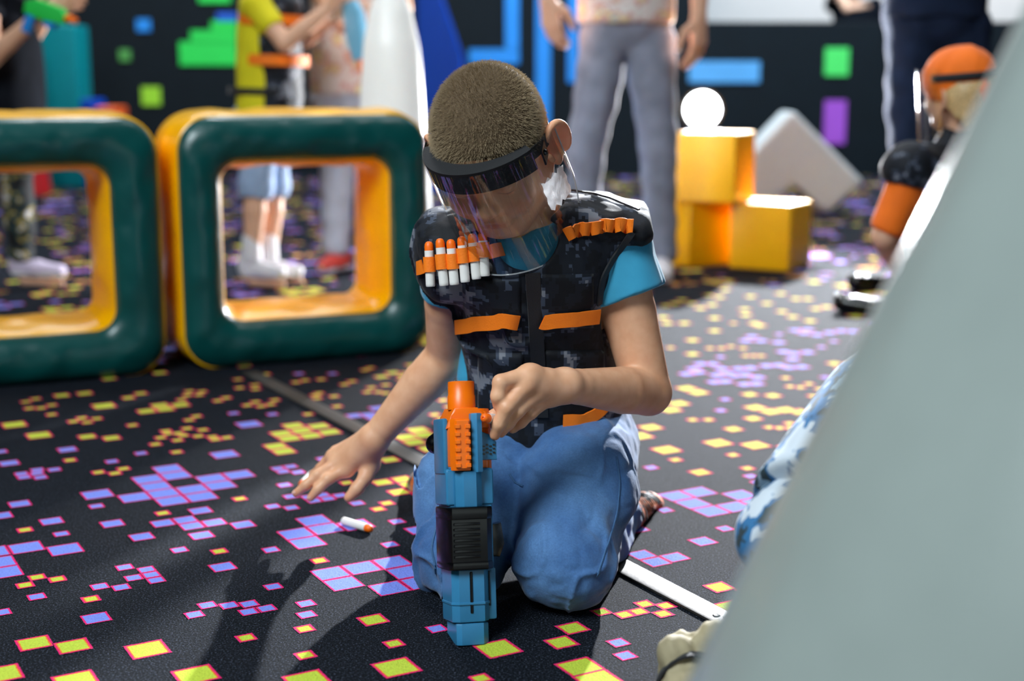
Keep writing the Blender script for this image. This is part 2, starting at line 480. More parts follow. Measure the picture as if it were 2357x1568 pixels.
# ------------------------------------------------------------------ carpet
CARPET = "B50,597,2439 B50,597,2389 B50,597,2340 B50,597,2290 B50,647,2488 B50,647,2439 B50,647,2340 B50,647,2290 B50,696,2389 B50,696,2340 B50,746,2389 B50,498,2389 B50,548,2340 B36,557,2170 B36,593,2170 B36,593,2134 B36,629,2134 B36,665,2101 B36,629,2206 B25,584,2576 B25,493,2309 B25,548,2024 Y25,545,2514 Y25,590,2516 Y25,569,2493 Y25,712,2234 Y25,577,2217 Y25,598,1989 B36,487,2207 B36,510,2119 B36,592,2081 B36,575,1925 B25,457,1987 B25,482,1962 B25,482,1937 B25,457,1937 B25,482,1912 B25,407,1925 B25,432,1907 B48,694,1830 B48,742,1830 B48,790,1830 B48,694,1782 B48,790,1782 B48,742,1734 B48,790,1734 B48,838,1734 B49,764,2073 B49,764,2024 B49,813,2019 B49,715,2024 B49,715,1975 Y25,712,1877 B25,889,1992 B25,832,1893 B25,632,1724 B25,616,1807 B25,667,1958 B36,894,1942 B49,1345,1902 B49,1394,1902 B49,1345,1853 B49,1345,1804 B49,1394,1804 B49,1443,1804 B49,1443,1853 Y49,1508,2158 Y49,1625,2152 Y49,1677,2103 Y49,1728,2055 Y49,1523,2271 Y25,1493,2079 Y25,1607,2055 Y25,1572,1968 Y25,1648,1964 Y36,1476,1994 B25,1423,2057 B25,1544,1924 B25,1530,1887 B25,1276,1856 B25,1295,1833 B25,1320,1708 B36,1247,1680 B36,1601,1899 B49,1179,1793 B36,1131,1674 B36,1131,1638 B36,1167,1641 Y25,960,1505 Y25,981,1482 Y25,1004,1482 Y25,1026,1501 Y25,1027,1460 Y25,1047,1482 Y36,892,1481 Y36,855,1448 Y36,1147,1509 Y49,829,1378 Y49,828,1337 Y36,1115,1444 Y36,1143,1445 Y36,1175,1475 B25,922,1407 B25,907,1369 B36,369,1814 B25,515,1783 B25,540,1768 B25,490,1758 B25,565,1760 B25,555,1733 B25,580,1733 Y49,393,1685 Y49,422,1581 Y25,523,1649 Y49,637,1485 Y49,770,1476 Y49,531,1503 Y36,681,1632 Y25,677,1541 Y25,598,1641 Y25,568,1561 Y25,722,1396 B25,745,1559 B25,618,1686 B25,423,2571 B25,423,2546 B25,448,2561 B25,448,2531 B25,453,2584 B25,480,2571 B36,412,2662 B36,380,2389 B36,406,2267 B36,341,2336 B25,411,2188 B25,323,1927 B25,271,1890 Y25,366,2236 Y25,339,2006 Y25,318,1981 Y25,362,1984 Y25,385,1882 Y25,519,2623 B49,339,2159 B49,388,2122 B49,290,2162 B49,290,2110 B49,290,2061 Y42,279,1770 Y42,319,1737 Y49,295,1634 Y49,222,1696 B25,806,2275 Y25,543,3162 Y25,567,3182 Y25,537,3094 Y25,559,3085 Y25,585,3102 Y25,566,3012 Y25,614,2949 Y25,592,2927 Y25,640,2929 Y25,615,2906 Y25,689,2836 Y25,688,2661 Y36,619,3195 Y36,668,3191 Y36,582,2791 Y36,621,2757 Y30,745,3096 Y30,780,3127 Y49,669,3052 Y49,469,2970 Y49,495,2855 B36,526,2709 B25,646,2608 B25,419,2749 Y40,740,2953 Y40,780,2993 Y40,780,2953 Y40,820,2977 Y25,844,3017 Y25,884,3093 Y25,868,3055 Y25,892,3046 Y25,908,3076 Y25,910,2968 Y25,935,2987 Y25,994,3072 Y25,1035,3085 Y25,1022,3043 Y25,952,2895 Y25,978,2917 Y25,974,2871 Y25,998,2878 Y25,1021,2914 Y25,803,2824 Y25,826,2849 Y25,1021,3163 Y25,1098,3188 Y25,711,2707 Y25,735,2755 Y25,733,2732 Y25,751,2725 Y25,734,2671 Y25,778,2755 Y25,755,2703 Y25,802,2728 Y25,779,2683 Y25,801,2664 Y25,800,2641 Y25,824,2644 Y25,707,2584 B25,902,2837 B25,970,2789 B49,886,2741 B49,768,2535 Y44,919,2632 Y44,919,2588 Y44,963,2682 Y44,963,2636 Y44,963,2588 Y44,1007,2597 Y44,1007,2654 Y44,875,2544 Y44,875,2500 Y25,1116,2917 Y25,1131,2932 Y25,1108,2885 Y25,1148,2885 Y25,1116,2790 Y25,1036,2753 Y25,1217,2990 Y25,1245,3013 Y25,1324,3118 Y25,1345,3135 Y25,1128,3066 Y25,1154,3077 Y25,1191,3069 Y25,1230,2889 Y25,1257,2929 Y25,1252,2877 Y25,1297,2938 Y25,1261,2859 Y36,1321,3032 Y36,1364,3063 Y36,1372,3017 Y36,1398,3044 Y36,1353,2975 Y36,1445,3124 B25,1169,3156 B25,1239,3117 B25,929,2404 B25,858,2383 B25,833,2382 B25,834,2358 B25,856,2341 B25,873,2114 B25,745,2165 B25,769,2143 B25,963,2028 B36,1180,2739 B36,1110,2698 B36,1140,2692 B36,1138,2661 B36,1166,2677 B25,791,2205 B25,816,2187 B25,841,2187 B25,816,2162 B25,841,2162 B25,866,2170 Y25,905,2235 Y25,916,2090 Y25,890,2067 Y36,955,2213 Y36,955,2145 Y36,985,2111 Y36,1028,2343 Y36,993,2214 Y36,991,2179 Y36,1023,2189 Y44,1168,2525 Y44,1161,2482 Y44,1122,2485 Y44,1119,2441 Y44,1125,2384 Y25,1341,2732 Y25,1324,2668 Y25,1265,2619 Y25,1260,2580 Y25,1241,2550 Y25,1263,2558 Y44,1868,2580 Y44,1865,2532 Y44,1762,2464 Y44,1711,2423 Y44,1882,2352 Y44,1886,2306 Y44,1924,2303 Y44,1937,2277 Y44,1586,2316 Y36,1957,2456 Y36,1994,2421 Y36,1726,2219 Y36,2247,3062 Y36,2129,2902 Y36,2387,3149 Y36,2519,3322 Y36,1818,2271 Y25,1708,2318 Y25,1737,2302 Y25,1804,2190 Y25,1819,2176 Y25,1862,2197 Y25,1836,2167 Y25,1828,2095 Y25,2095,2470 Y25,2111,2453 Y25,2153,2473 Y25,2136,2418 Y25,2074,2370 Y25,2149,2550 Y25,2222,2939 Y25,2248,2924 Y25,2285,2932 Y25,2297,2896 Y25,2239,2811 Y25,2257,2801 Y25,2272,2792 Y25,2137,2996 Y25,2516,3217 Y36,2362,2632 Y36,2335,2573 Y36,2392,2607 Y36,2375,2567 B25,1884,2437 B25,1810,2357 B25,2234,2510 B25,2185,2412 B25,2487,2809 B25,2572,2857 B25,2514,3012 B25,2173,2830 B36,2070,2788 B36,2095,2774 B36,2020,2750 B36,1968,2707 B36,2005,2710 B36,2079,2717 B36,2057,2665 B36,2023,2661 B36,2116,2696 B36,2145,2688 B36,2081,2629 B36,2090,2593 B36,1970,2600 B36,1995,2594 B36,2015,2546 B36,2042,2538 B36,2057,2634 B36,2198,2691 B36,2228,2682 B36,2231,2648 B36,2263,2638 B36,2352,2813 B36,2359,2781 B36,2401,2776 B36,2306,2723 B36,2420,3026 B36,2367,2985 B36,2403,2965 B36,2427,2922 B36,2589,3046 B36,2626,3036 B36,2593,2959 B36,2648,2970 B36,2696,2975 B36,2717,2952 B36,2580,2998 Y36,2624,3580 Y36,2580,3605 Y36,2528,3581 Y36,2641,3652 Y36,2594,3491 Y36,2667,3529 Y36,2902,3768 Y36,2776,3690 Y36,2782,3643 Y36,2633,3319 Y36,2698,3407 Y36,2879,3604 Y36,3005,3606 Y36,2831,3464 Y36,2769,3317 Y36,2563,3193 Y36,2552,3154 Y36,2388,3292 Y36,2895,3309 Y36,2946,3320 Y36,2955,3263 Y36,2730,3146 Y36,2974,3494 Y36,3006,3475 Y36,2733,3226 Y36,2394,3405 Y36,2344,3316"
PHI = R(-29.3)
EU = V(math.sin(PHI), math.cos(PHI)); EV = V(math.cos(PHI), -math.sin(PHI))


def m_carpet():
    m = mat('carpet', (20, 22, 28), .78, spec=.06); t = NT(m); b = t.b = t.n['Principled BSDF']
    co = t.coord()
    pile = t.noise(co, 380, 3, .75); pile2 = t.noise(co, 160, 2)
    dark = t.ramp(pile.outputs[0], [(.4, lin((5, 8, 11))), (.56, lin((22, 27, 35))), (.68, lin((92, 100, 120)))])  # bluish-grey specks paint light catching the pile tips into the colour
    uv = t.new('ShaderNodeUVMap', uv_map='cell'); sz = t.new('ShaderNodeUVMap', uv_map='size')
    a = t.new('ShaderNodeSeparateXYZ'); t.link(uv.outputs[0], a.inputs[0]); s = t.new('ShaderNodeSeparateXYZ'); t.link(sz.outputs[0], s.inputs[0])
    u, v, size, kind = a.outputs[0], a.outputs[1], s.outputs[0], s.outputs[1]
    d = t.math('MINIMUM', t.math('MINIMUM', u, t.math('SUBTRACT', size, u)), t.math('MINIMUM', v, t.math('SUBTRACT', size, v)))
    jn = t.noise(co, 420, 2, .6); d = t.math('ADD', d, t.math('MULTIPLY_ADD', jn.outputs[0], 3.2, -1.6))
    fib = t.ramp(pile.outputs[0], [(.25, (.66, .66, .66, 1)), (.65, (1, 1, 1, 1))])
    fill = t.mixc(t.math('GREATER_THAN', kind, .5), lin((134, 154, 248)), lin((208, 228, 78)))
    fill2 = t.mixc(t.math('LESS_THAN', d, t.math('MULTIPLY_ADD', kind, 1.6, 3.4)), fill, t.mixc(kind, lin((246, 60, 160)), lin((255, 120, 60))))
    fill3 = t.mixc(t.math('LESS_THAN', d, 3.2), fill2, lin((250, 40, 122)))
    mul = t.new('ShaderNodeMix'); mul.data_type = 'RGBA'; mul.blend_type = 'MULTIPLY'; mul.inputs[0].default_value = 1
    t.link(fill3, mul.inputs[6]); t.link(fib, mul.inputs[7])
    t.link(t.mixc(t.math('LESS_THAN', d, .7), mul.outputs[2], dark), b.inputs['Base Color'])
    b.inputs['Sheen Weight'].default_value = .0; b.inputs['Sheen Roughness'].default_value = .45
    h = t.math('MULTIPLY_ADD', pile2.outputs[0], .6, pile.outputs[0])
    t.bump(h, .8, .004)
    return m


def carpet():
    sq = []
    for w in CARPET.split():
        s, v, u = w[1:].split(','); sq.append((w[0], int(s), int(v), int(u)))
    near = {}
    def cell(v, u): return (int(v // 60), int(u // 60))
    def claim(v, u, s, margin):
        for a in range(int((v - margin) // 60), int((v + s + margin) // 60) + 1):
            for b in range(int((u - s - margin) // 60), int((u + margin) // 60) + 1): near[(a, b)] = 1
    for c, s, v, u in sq: claim(v, u, s, 45)
    rnd = random.Random(11)
    pats = [[(0, 0)], [(0, 0)], [(0, 0)], [(0, 0), (1, 1)], [(0, 0), (1, 0), (1, 1)], [(0, 0), (1, 0), (0, 1), (2, 1), (1, 2)], [(0, 0), (1, 0), (2, 1), (0, 1), (3, 1), (1, -1)], [(0, 0), (1, 0), (2, 0), (0, 1), (2, 1), (0, 2), (1, 2)]]
    n = 0
    while n < 15000:
        n += 1
        X = rnd.uniform(-6.3, 6.3); Y = rnd.uniform(.5, 10.4)
        px = 1178.5 + FPX * X / max(Y, .1)
        if px < -3000 or px > 5500: continue
        g = V(X, Y); v, u = (g @ EV) * 1000, (g @ EU) * 1000
        vis = 0 < px < 1900 and Y < 3.25 and Y > 1.55
        if vis and px < 1480: continue                        # transcribed by hand there
        s = rnd.choice([25, 25, 36, 36, 49, 49]); c = rnd.choice('YYYBB')
        pt = rnd.choice(pats)
        cells = [(v + i * s, u - j * s) for i, j in pt]
        if any((int((a + dx) // 60), int((b - dy) // 60)) in near for a, b in cells for dx in (0, s) for dy in (0, s)): continue
        for a, b in cells: sq.append((c, s, round(a), round(b)))
        for a, b in cells: claim(a, b, s, 2)
    mb = bmesh.new(); l1 = mb.loops.layers.uv.new('cell'); l2 = mb.loops.layers.uv.new('size')
    base = mb.faces.new([mb.verts.new(p) for p in ((-8, -1.5, 0), (8, -1.5, 0), (8, 12.5, 0), (-8, 12.5, 0))])
    for l in base.loops: l[l1].uv = (-50, -50); l[l2].uv = (10, 0)
    for k, (c, s, v, u) in enumerate(sq):
        z = .0004 + (k % 5) * .00002
        q = [(v, u - s), (v + s, u - s), (v + s, u), (v, u)]
        f = mb.faces.new([mb.verts.new((EV[0] * a / 1000 + EU[0] * b / 1000, EV[1] * a / 1000 + EU[1] * b / 1000, z)) for a, b in q])
        for l, w in zip(f.loops, ((0, 0), (s, 0), (s, s), (0, s))): l[l1].uv = w; l[l2].uv = (s, 1 if c == 'Y' else 0)
    bmesh.ops.recalc_face_normals(mb, faces=mb.faces[:])
    for f in mb.faces:
        if f.normal.z < 0: f.normal_flip()
    me = bpy.data.meshes.new('floor'); mb.to_mesh(me); mb.free()
    tag(link('floor', me, m_carpet()), 'black carpet with violet and yellow pixel squares edged in pink', None, None, 'structure')


carpet()

# metal joint strip
a, b = gnd(1560, 1374), gnd(592, 868); d = nrm(b - a); n = np.cross(V(0, 0, 1), d)
mb = MB(); L = np.linalg.norm(b - a)
fr = Matrix(((d[0], n[0], 0, a[0]), (d[1], n[1], 0, a[1]), (0, 0, 1, 0), (0, 0, 0, 1)))
mb.box((-.42, -.02, 0), (L + .06, .02, .0045), .0035, 2, fr)
for x in (.0, .11): mb.lathe([(0, .0046), (.004, .0058), (.0055, .0046)], 10, fr @ Matrix.Translation((x - .2, .004, 0)))
tag(mb.build('trim_1', M['metal_strip'], smooth=True), 'worn metal joint strip screwed across the carpet', None, None, 'structure')

# ------------------------------------------------------------------ walls
WY = 10.5
mb = MB(); mb.box((-6.5, WY, 0), (1.3, WY + .2, 5.2)); mb.box((1.3, WY, 0), (6.5, WY + .2, 1.1), .01)
wall = tag(mb.build('wall_back', M['wall_black']), 'black rear wall painted with coloured pixel blocks', None, None, 'structure')
mb = MB(); mb.box((.9, WY + 1.4, 0), (7, WY + 1.6, 5.2))
tag(mb.build('wall_recess', M['wall_pale']), 'pale wall seen over the low black wall', None, None, 'structure')
mb = MB(); mb.box((-6.7, -1.5, 0), (-6.5, WY + .2, 5.2)); tag(mb.build('wall_left', M['wall_black']), None, None, None, 'structure')
mb = MB(); mb.box((6.5, -1.5, 0), (6.7, WY + 1.6, 5.2)); tag(mb.build('wall_right', M['wall_black']), None, None, None, 'structure')
mb = MB(); mb.box((-6.7, -1.7, 0), (6.7, -1.5, 5.2)); tag(mb.build('wall_front', M['wall_black']), None, None, None, 'structure')
mb = MB(); mb.box((-6.7, -1.7, 5.2), (7, WY + 1.6, 5.3)); tag(mb.build('ceiling', M['wall_black']), None, None, None, 'structure')


def paint(rects, m, name='painted_block'):
    mb = MB()
    for x0, y0, x1, y1 in rects:
        p, q = at(x0, y1, WY), at(x1, y0, WY); mb.box((p[0], WY - .012, p[2]), (q[0], WY, q[2]))
    mb.build(name, M[m], wall)


paint([(415, 96, 545, 150), (440, 70, 545, 98), (487, 48, 545, 72)], 'paint_green')
paint([(458, -30, 530, 6)], 'paint_green')
paint([(328, 200, 369, 242)], 'paint_lime')
paint([(276, 114, 300, 140)], 'paint_leaf')
paint([(316, 44, 346, 72)], 'paint_azure')
paint([(1080, 113, 1195, 147), (1163, -40, 1195, 115)], 'paint_azure')
paint([(1233, -40, 1268, 292)], 'paint_azure')
paint([(1306, -40, 1332, 190)], 'paint_azure')
paint([(1585, 141, 1749, 190)], 'paint_sky')
paint([(1897, 110, 1954, 174)], 'paint_mint')
paint([(1894, 231, 1948, 331)], 'paint_purple')
paint([(500, 30, 545, 50)], 'paint_blue')

# ------------------------------------------------------------------ padded play frames
def rrect(w, h, r, n):
    pts = []
    for cx, cz, a0 in ((w / 2 - r, h - r, 0), (-w / 2 + r, h - r, 90), (-w / 2 + r, r, 180), (w / 2 - r, r, 270)):
        for i in range(n): a = R(a0 + 90 * i / (n - 1)); pts.append((cx + r * math.cos(a), cz + r * math.sin(a)))
    out = []; N = len(pts)                       # even spacing
    P = np.array(pts + [pts[0]]); s = np.r_[0, np.cumsum(np.linalg.norm(np.diff(P, axis=0), axis=1))]
    for x in np.linspace(0, s[-1], 161)[:-1]: out.append((np.interp(x, s, P[:, 0]), np.interp(x, s, P[:, 1])))
    return np.array(out)


def loft(name, rows, m, parent, closed=False):
    n = len(rows[0]); v = np.concatenate(rows); f = []
    for k in range(len(rows) if closed else len(rows) - 1):
        k2 = (k + 1) % len(rows)
        for i in range(n): f.append((k * n + i, k * n + (i + 1) % n, k2 * n + (i + 1) % n, k2 * n + i))
    me = from_arrays(name, v, f); o = link(name, me, m, parent); o.parent = parent; o.matrix_parent_inverse = Matrix(); return o


def play_frame(origin, yaw, label, w=.64, h=.605, D=.29, seed=1, hole=(.42, .375, .118)):
    t = empty('padded_play_frame', origin, label, 'play block', 'padded play frames', (0, 0, yaw))
    out = rrect(w, h, .085, 12); hw, hh, hz = hole; inn = rrect(hw, hh, .05, 12) + V(0, hz); out = np.roll(out, 0, 0)
    # match start corners
    def ring(p, y): return np.stack([p[:, 0], np.full(len(p), y), p[:, 1]], 1)
    def puff(P, amp, sc): return P + amp * vnoise(P, sc, seed)[:, None] * V(1, .7, 1)
    for nm, y0, s in (('front_pad', 0, -1), ('rear_pad', D, 1)):
        rows = []
        for k in range(25):
            q = k / 24; p = out * (1 - q) + inn * q; bul = .034 * (math.sin(math.pi * q) ** .55)
            r = ring(p, y0)
            wr = vnoise(r * V(1, 1, 1), 13, seed) * .4 + vnoise(r, 30, seed + 3) * .3
            ang = np.arange(len(p)) * .55 + 2 * vnoise(r, 7, seed + 5)
            wr = wr + .45 * np.sin(ang) * (1 - q) ** 2
            r[:, 1] += s * (bul * (1 + .28 * wr)); rows.append(r)
        loft(nm, rows if s < 0 else rows[::-1], M['vinyl_green'], t)
    for nm, base, sg in (('outer_side', out, 1), ('inner_side', inn, -1)):
        c = base.mean(0); rows = []
        dirs = base - c; nn = np.roll(base, -1, 0) - np.roll(base, 1, 0); nn = np.stack([nn[:, 1], -nn[:, 0]], 1); nn /= np.linalg.norm(nn, axis=1)[:, None]
        for k in range(15):
            q = k / 14; r = ring(base + nn * sg * (.014 if sg > 0 else .02) * math.sin(math.pi * q) ** .6, D * q)
            wr = vnoise(r, 16, seed + 9) * .006 * math.sin(math.pi * q)
            r[:, 0] += nn[:, 0] * wr; r[:, 2] = np.maximum(r[:, 2] + nn[:, 1] * wr, .002); rows.append(r)
        loft(nm, rows if sg > 0 else rows[::-1], M['vinyl_yellow'], t)
    # piping along the front seam
    mbp = MB(); P = ring(out, 0); mbp.tube([p for p in P] + [P[0], P[1]], .0035, 6); o = mbp.build('piping', M['vinyl_yellow'], t, True); o.matrix_parent_inverse = Matrix()
    return t


pl, pr = gnd(428, 853), gnd(985, 808)
yaw = math.atan2(pr[1] - pl[1], pr[0] - pl[0]); c = (pl + pr) / 2; wid = np.linalg.norm(pr - pl)
play_frame(V(c[0], c[1], 0), yaw, 'green and yellow padded open frame beside the kneeling person, showing white socks through it', w=wid, hole=(wid * .685, .385, .112))
q = gnd(397, 856); yaw2 = yaw + R(1.5); d2 = V(math.cos(yaw2), math.sin(yaw2), 0)
c2 = q - d2 * .335
play_frame(V(c2[0], c2[1], 0), yaw2, 'green and yellow padded open frame showing a patterned legging and lilac sneaker through it', w=.64, seed=4, hole=(.42, .385, .112))

# ------------------------------------------------------------------ foam blocks
def cube_block(px, py, yaw, label, z=0, a=.235, h=.245):
    p = gnd(px, py) if z == 0 else at(px, py, z[1])
    # p is the corner nearest the camera
    cs, sn = math.cos(yaw), math.sin(yaw)
    mtx = Matrix(((cs, -sn, 0, 0), (sn, cs, 0, 0), (0, 0, 1, 0), (0, 0, 0, 1)))
    mb = MB(); mb.box((-a / 2, -a / 2, 0), (a / 2, a / 2, h), .012, 3)
    o = mb.build('foam_block', M['foam_yellow'], None, True)
    cor = [mtx @ Vector((sx * a / 2, sy * a / 2, 0)) for sx in (-1, 1) for sy in (-1, 1)]; k = min(cor, key=lambda v: v.y)
    o.location = Vector(p) - k; o.location.z = 0 if z == 0 else z[0]; o.rotation_euler = (0, 0, yaw)
    return tag(o, label, 'foam block', 'yellow foam blocks')


cube_block(1815, 627, R(-31) + R(0), 'yellow foam cube on the floor, right-hand one under the stack')
cube_block(1584, 617, R(-61), 'yellow foam cube on the floor, left-hand one under the stack', a=.225)
cube_block(1690, 470, R(-27), 'yellow foam cube lying on top of two others in front of the lamp', z=(.2455, 5.17), h=.255)

# white chevron block
Yc = 7.25
def pz(px, py): p = at(px, py, Yc); return (p[0], p[2])
mb = MB(); pts = [pz(1826, 252), pz(1992, 420), pz(1904, 494), pz(1828, 428), pz(1752, 494), pz(1664, 420)]
zmin = min(p[1] for p in pts); pts = [(x, z - zmin + .013) for x, z in pts]
mb.prism(pts, 0, .3, .0, 3, Matrix(((1, 0, 0, 0), (0, 0, 1, Yc), (0, 1, 0, 0), (0, 0, 0, 1))))
o = mb.build('foam_chevron', M['foam_white'], None)
bv = o.modifiers.new('round', 'BEVEL'); bv.width = .03; bv.segments = 4
tag(o, 'white chevron-shaped foam block standing behind the yellow cubes', 'foam block')

# ------------------------------------------------------------------ padded pieces at the left rear
def pad_box(name, x0, x1, ytop, Y, m, label, depth=.3):
    p, q = at(x0, ytop, Y), at(x1, ytop, Y); mb = MB(); mb.box((p[0], Y, 0), (q[0], Y + depth, p[2]), .02, 3)
    return tag(mb.build(name, M[m], None, True), label, 'play block')


pad_box('padded_post', 72, 172, 56, 9.2, 'teal_vinyl', 'tall teal padded post against the black rear wall')
pad_box('foam_cube', 182, 213, 228, 8.75, 'blue_vinyl', 'small blue block on the floor beside the teal post')
pad_box('foam_cube', 218, 264, 246, 8.75, 'orange_vinyl', 'small orange block on the floor beside the blue block')
p = at(60, 250, 8.7); mb = MB(); mb.lathe([(0, 0), (.115, 0), (.12, .03), (.035, .95), (0, .98)], 28, Matrix.Translation((p[0], 8.7, 0)))
tag(mb.build('padded_cone', M['red_vinyl'], None, True), 'slim red padded cone left of the teal post', 'play block')
# blue ramp behind the tall white cone
Yr = 8.6; mb = MB(); g = [at(960, 270, Yr), at(1066, 262, Yr), at(1062, 130, Yr), at(1004, -40, Yr), at(960, -40, Yr)]
pts = [(p[0], p[2]) for p in g]; pts[0] = (pts[0][0], 0); pts[1] = (pts[1][0], 0)
mb.prism(pts, 0, .5, .02, 3, Matrix(((1, 0, 0, 0), (0, 0, 1, Yr), (0, 1, 0, 0), (0, 0, 0, 1))))
tag(mb.build('padded_ramp', M['blue_vinyl'], None, True), 'deep blue padded ramp behind the tall white cone', 'play block')


# ------------------------------------------------------------------ white inflatable cones
def inflatable_cone(x, y, prof, label, ribs=10, amp=.012, m='vinyl_white_dimmed'):
    t = empty('inflatable_cone', (x, y, 0), label, 'inflatable cone')
    rows = []; n = 120
    zs = np.linspace(0, 1, 60); pr = np.array(prof)
    for q in zs:
        z = pr[-1, 1] * q; r = np.interp(z, pr[:, 1], pr[:, 0]); a = np.arange(n) * 2 * math.pi / n
        rr = r * (1 + amp * np.abs(np.sin(a * ribs / 2)) * 2) + .004 * vnoise(np.stack([np.cos(a) * r, np.sin(a) * r, np.full(n, z)], 1), 6, 2)
        rows.append(np.stack([rr * np.cos(a), rr * np.sin(a), np.full(n, z)], 1))
    loft('vinyl_cover', rows, M[m], t)
    mb = MB(); r0 = pr[-1, 0]; mb.lathe([(0, .03), (r0 * .7, .025), (r0 * 1.05, 0), (r0 * .9, -.03), (0, -.03)], 24, Matrix.Translation((0, 0, pr[-1, 1])))
    o = mb.build('cap', M['vinyl_white_dimmed'], t, True); o.matrix_parent_inverse = Matrix()
    mb = MB(); mb.lathe([(pr[0, 0] * .9, 0), (pr[0, 0] * 1.03, .0), (pr[0, 0] * 1.05, .02), (pr[0, 0] * .97, .05)], 60)
    o = mb.build('base_rim', M['vinyl_white_dimmed'], t, True); o.matrix_parent_inverse = Matrix()


p = at(908, 640, 4.5); inflatable_cone(p[0], 4.5, [(.128, 0), (.118, .3), (.102, .6), (.086, .8), (.066, .9), (.04, .96), (.02, .98)], 'slim white inflatable cone with rounded top behind the padded frame', 8, m='vinyl_white_lit')
p = at(2750, 784, .8); inflatable_cone(p[0], .8, [(.405, 0), (.1, .745), (.05, .88), (.02, .93)], 'big white inflatable cone filling the right edge close up', 12, .006)

# ------------------------------------------------------------------ lamp
LP = at(1617, 252, 6.3)
t = empty('flood_lamp', (LP[0], LP[1], 0), 'bright round floodlight shining from behind the yellow foam cubes', 'lamp')
d = nrm(V(.0, 1.8, .45) - LP); up = V(0, 0, 1); xx = nrm(np.cross(up, d)); zz = np.cross(d, xx)
mt = Matrix(((xx[0], zz[0], d[0], LP[0]), (xx[1], zz[1], d[1], LP[1]), (xx[2], zz[2], d[2], LP[2]), (0, 0, 0, 1)))
mb = MB(); mb.lathe([(0, -.11), (.05, -.11), (.07, -.07), (.085, 0), (.09, .012), (.078, .012), (.074, .0)], 36, mt); mb.build('housing', M['lamp_case'], t, True)
mb = MB(); mb.lathe([(0, .004), (.05, .003), (.075, -.001)], 36, mt); mb.build('lens', m_emit('lamp_glow', (.93, .96, 1, 1), 60), t, True)
mb = MB(); mb.tube([LP + V(0, .05, -.08), V(LP[0], LP[1] + .05, .1)], .012); mb.build('pole', M['lamp_case'], t, True)
for k in range(3):
    a = R(90 + 120 * k); mb = MB(); mb.tube([V(LP[0], LP[1] + .05, .18), V(LP[0] + .22 * math.cos(a), LP[1] + .05 + .22 * math.sin(a), .008)], .008); mb.build('leg', M['lamp_case'], t, True)
# ------------------------------------------------------------------ the kneeling child
def folds(P, amp, sc, seed, stretch=V(1, 1, 1)):
    q = P * stretch
    a = vnoise(q, sc, seed); b = vnoise(q, sc * 2.3, seed + 1)
    ridge = 1 - np.abs(vnoise(q, sc * 1.2, seed + 2)) * 2.2
    return amp * (a * .8 + b * .35 + .5 * np.clip(ridge, -.3, 1))


BOY = empty('person', V(.03, 1.98, 0), 'kneeling person in dark camouflage vest, blue tee and jeans, looking down through a face shield', 'person')

XD = nrm(V(1, -.06, 0))
wst, chs = at(1262, 905, 2.05), at(1224, 600, 1.985)
shL, elL, wrL = at(1408, 565, 1.995), at(1492, 903, 1.965), at(1300, 888, 1.80)
shR, elR, wrR = at(1044, 596, 2.03), at(1032, 815, 2.12), at(860, 1012, 2.13)
neck0, neck1 = at(1232, 545, 2.0), at(1185, 410, 1.925)
hipL, hipR = at(1345, 1010, 2.07), at(1145, 1010, 2.09)
knL, knR = at(1290, 1306, 1.80), at(1068, 1287, 1.868)
anL, anR = at(1425, 1190, 2.17), at(1040, 1130, 2.24)
toL, toR = at(1470, 1178, 2.27), at(1000, 1122, 2.36)

# --- head frame: X to the child's right, F out of the face, U out of the crown
HC = at(1124, 314, 1.885)
def head_axes(yaw, pitch, roll):
    F = V(-math.sin(yaw) * math.cos(pitch), -math.cos(yaw) * math.cos(pitch), -math.sin(pitch))
    U = nrm(V(0, 0, 1) - (V(0, 0, 1) @ F) * F); X = np.cross(F, U)
    U2 = U * math.cos(roll) + X * math.sin(roll); X2 = np.cross(F, U2); return X2, F, U2
HX, HF, HU = head_axes(R(10), R(43), R(9))
HR = np.stack([HX, HF, HU], 1)
def hp(x, y, z): return HC + x * HX + y * HF + z * HU


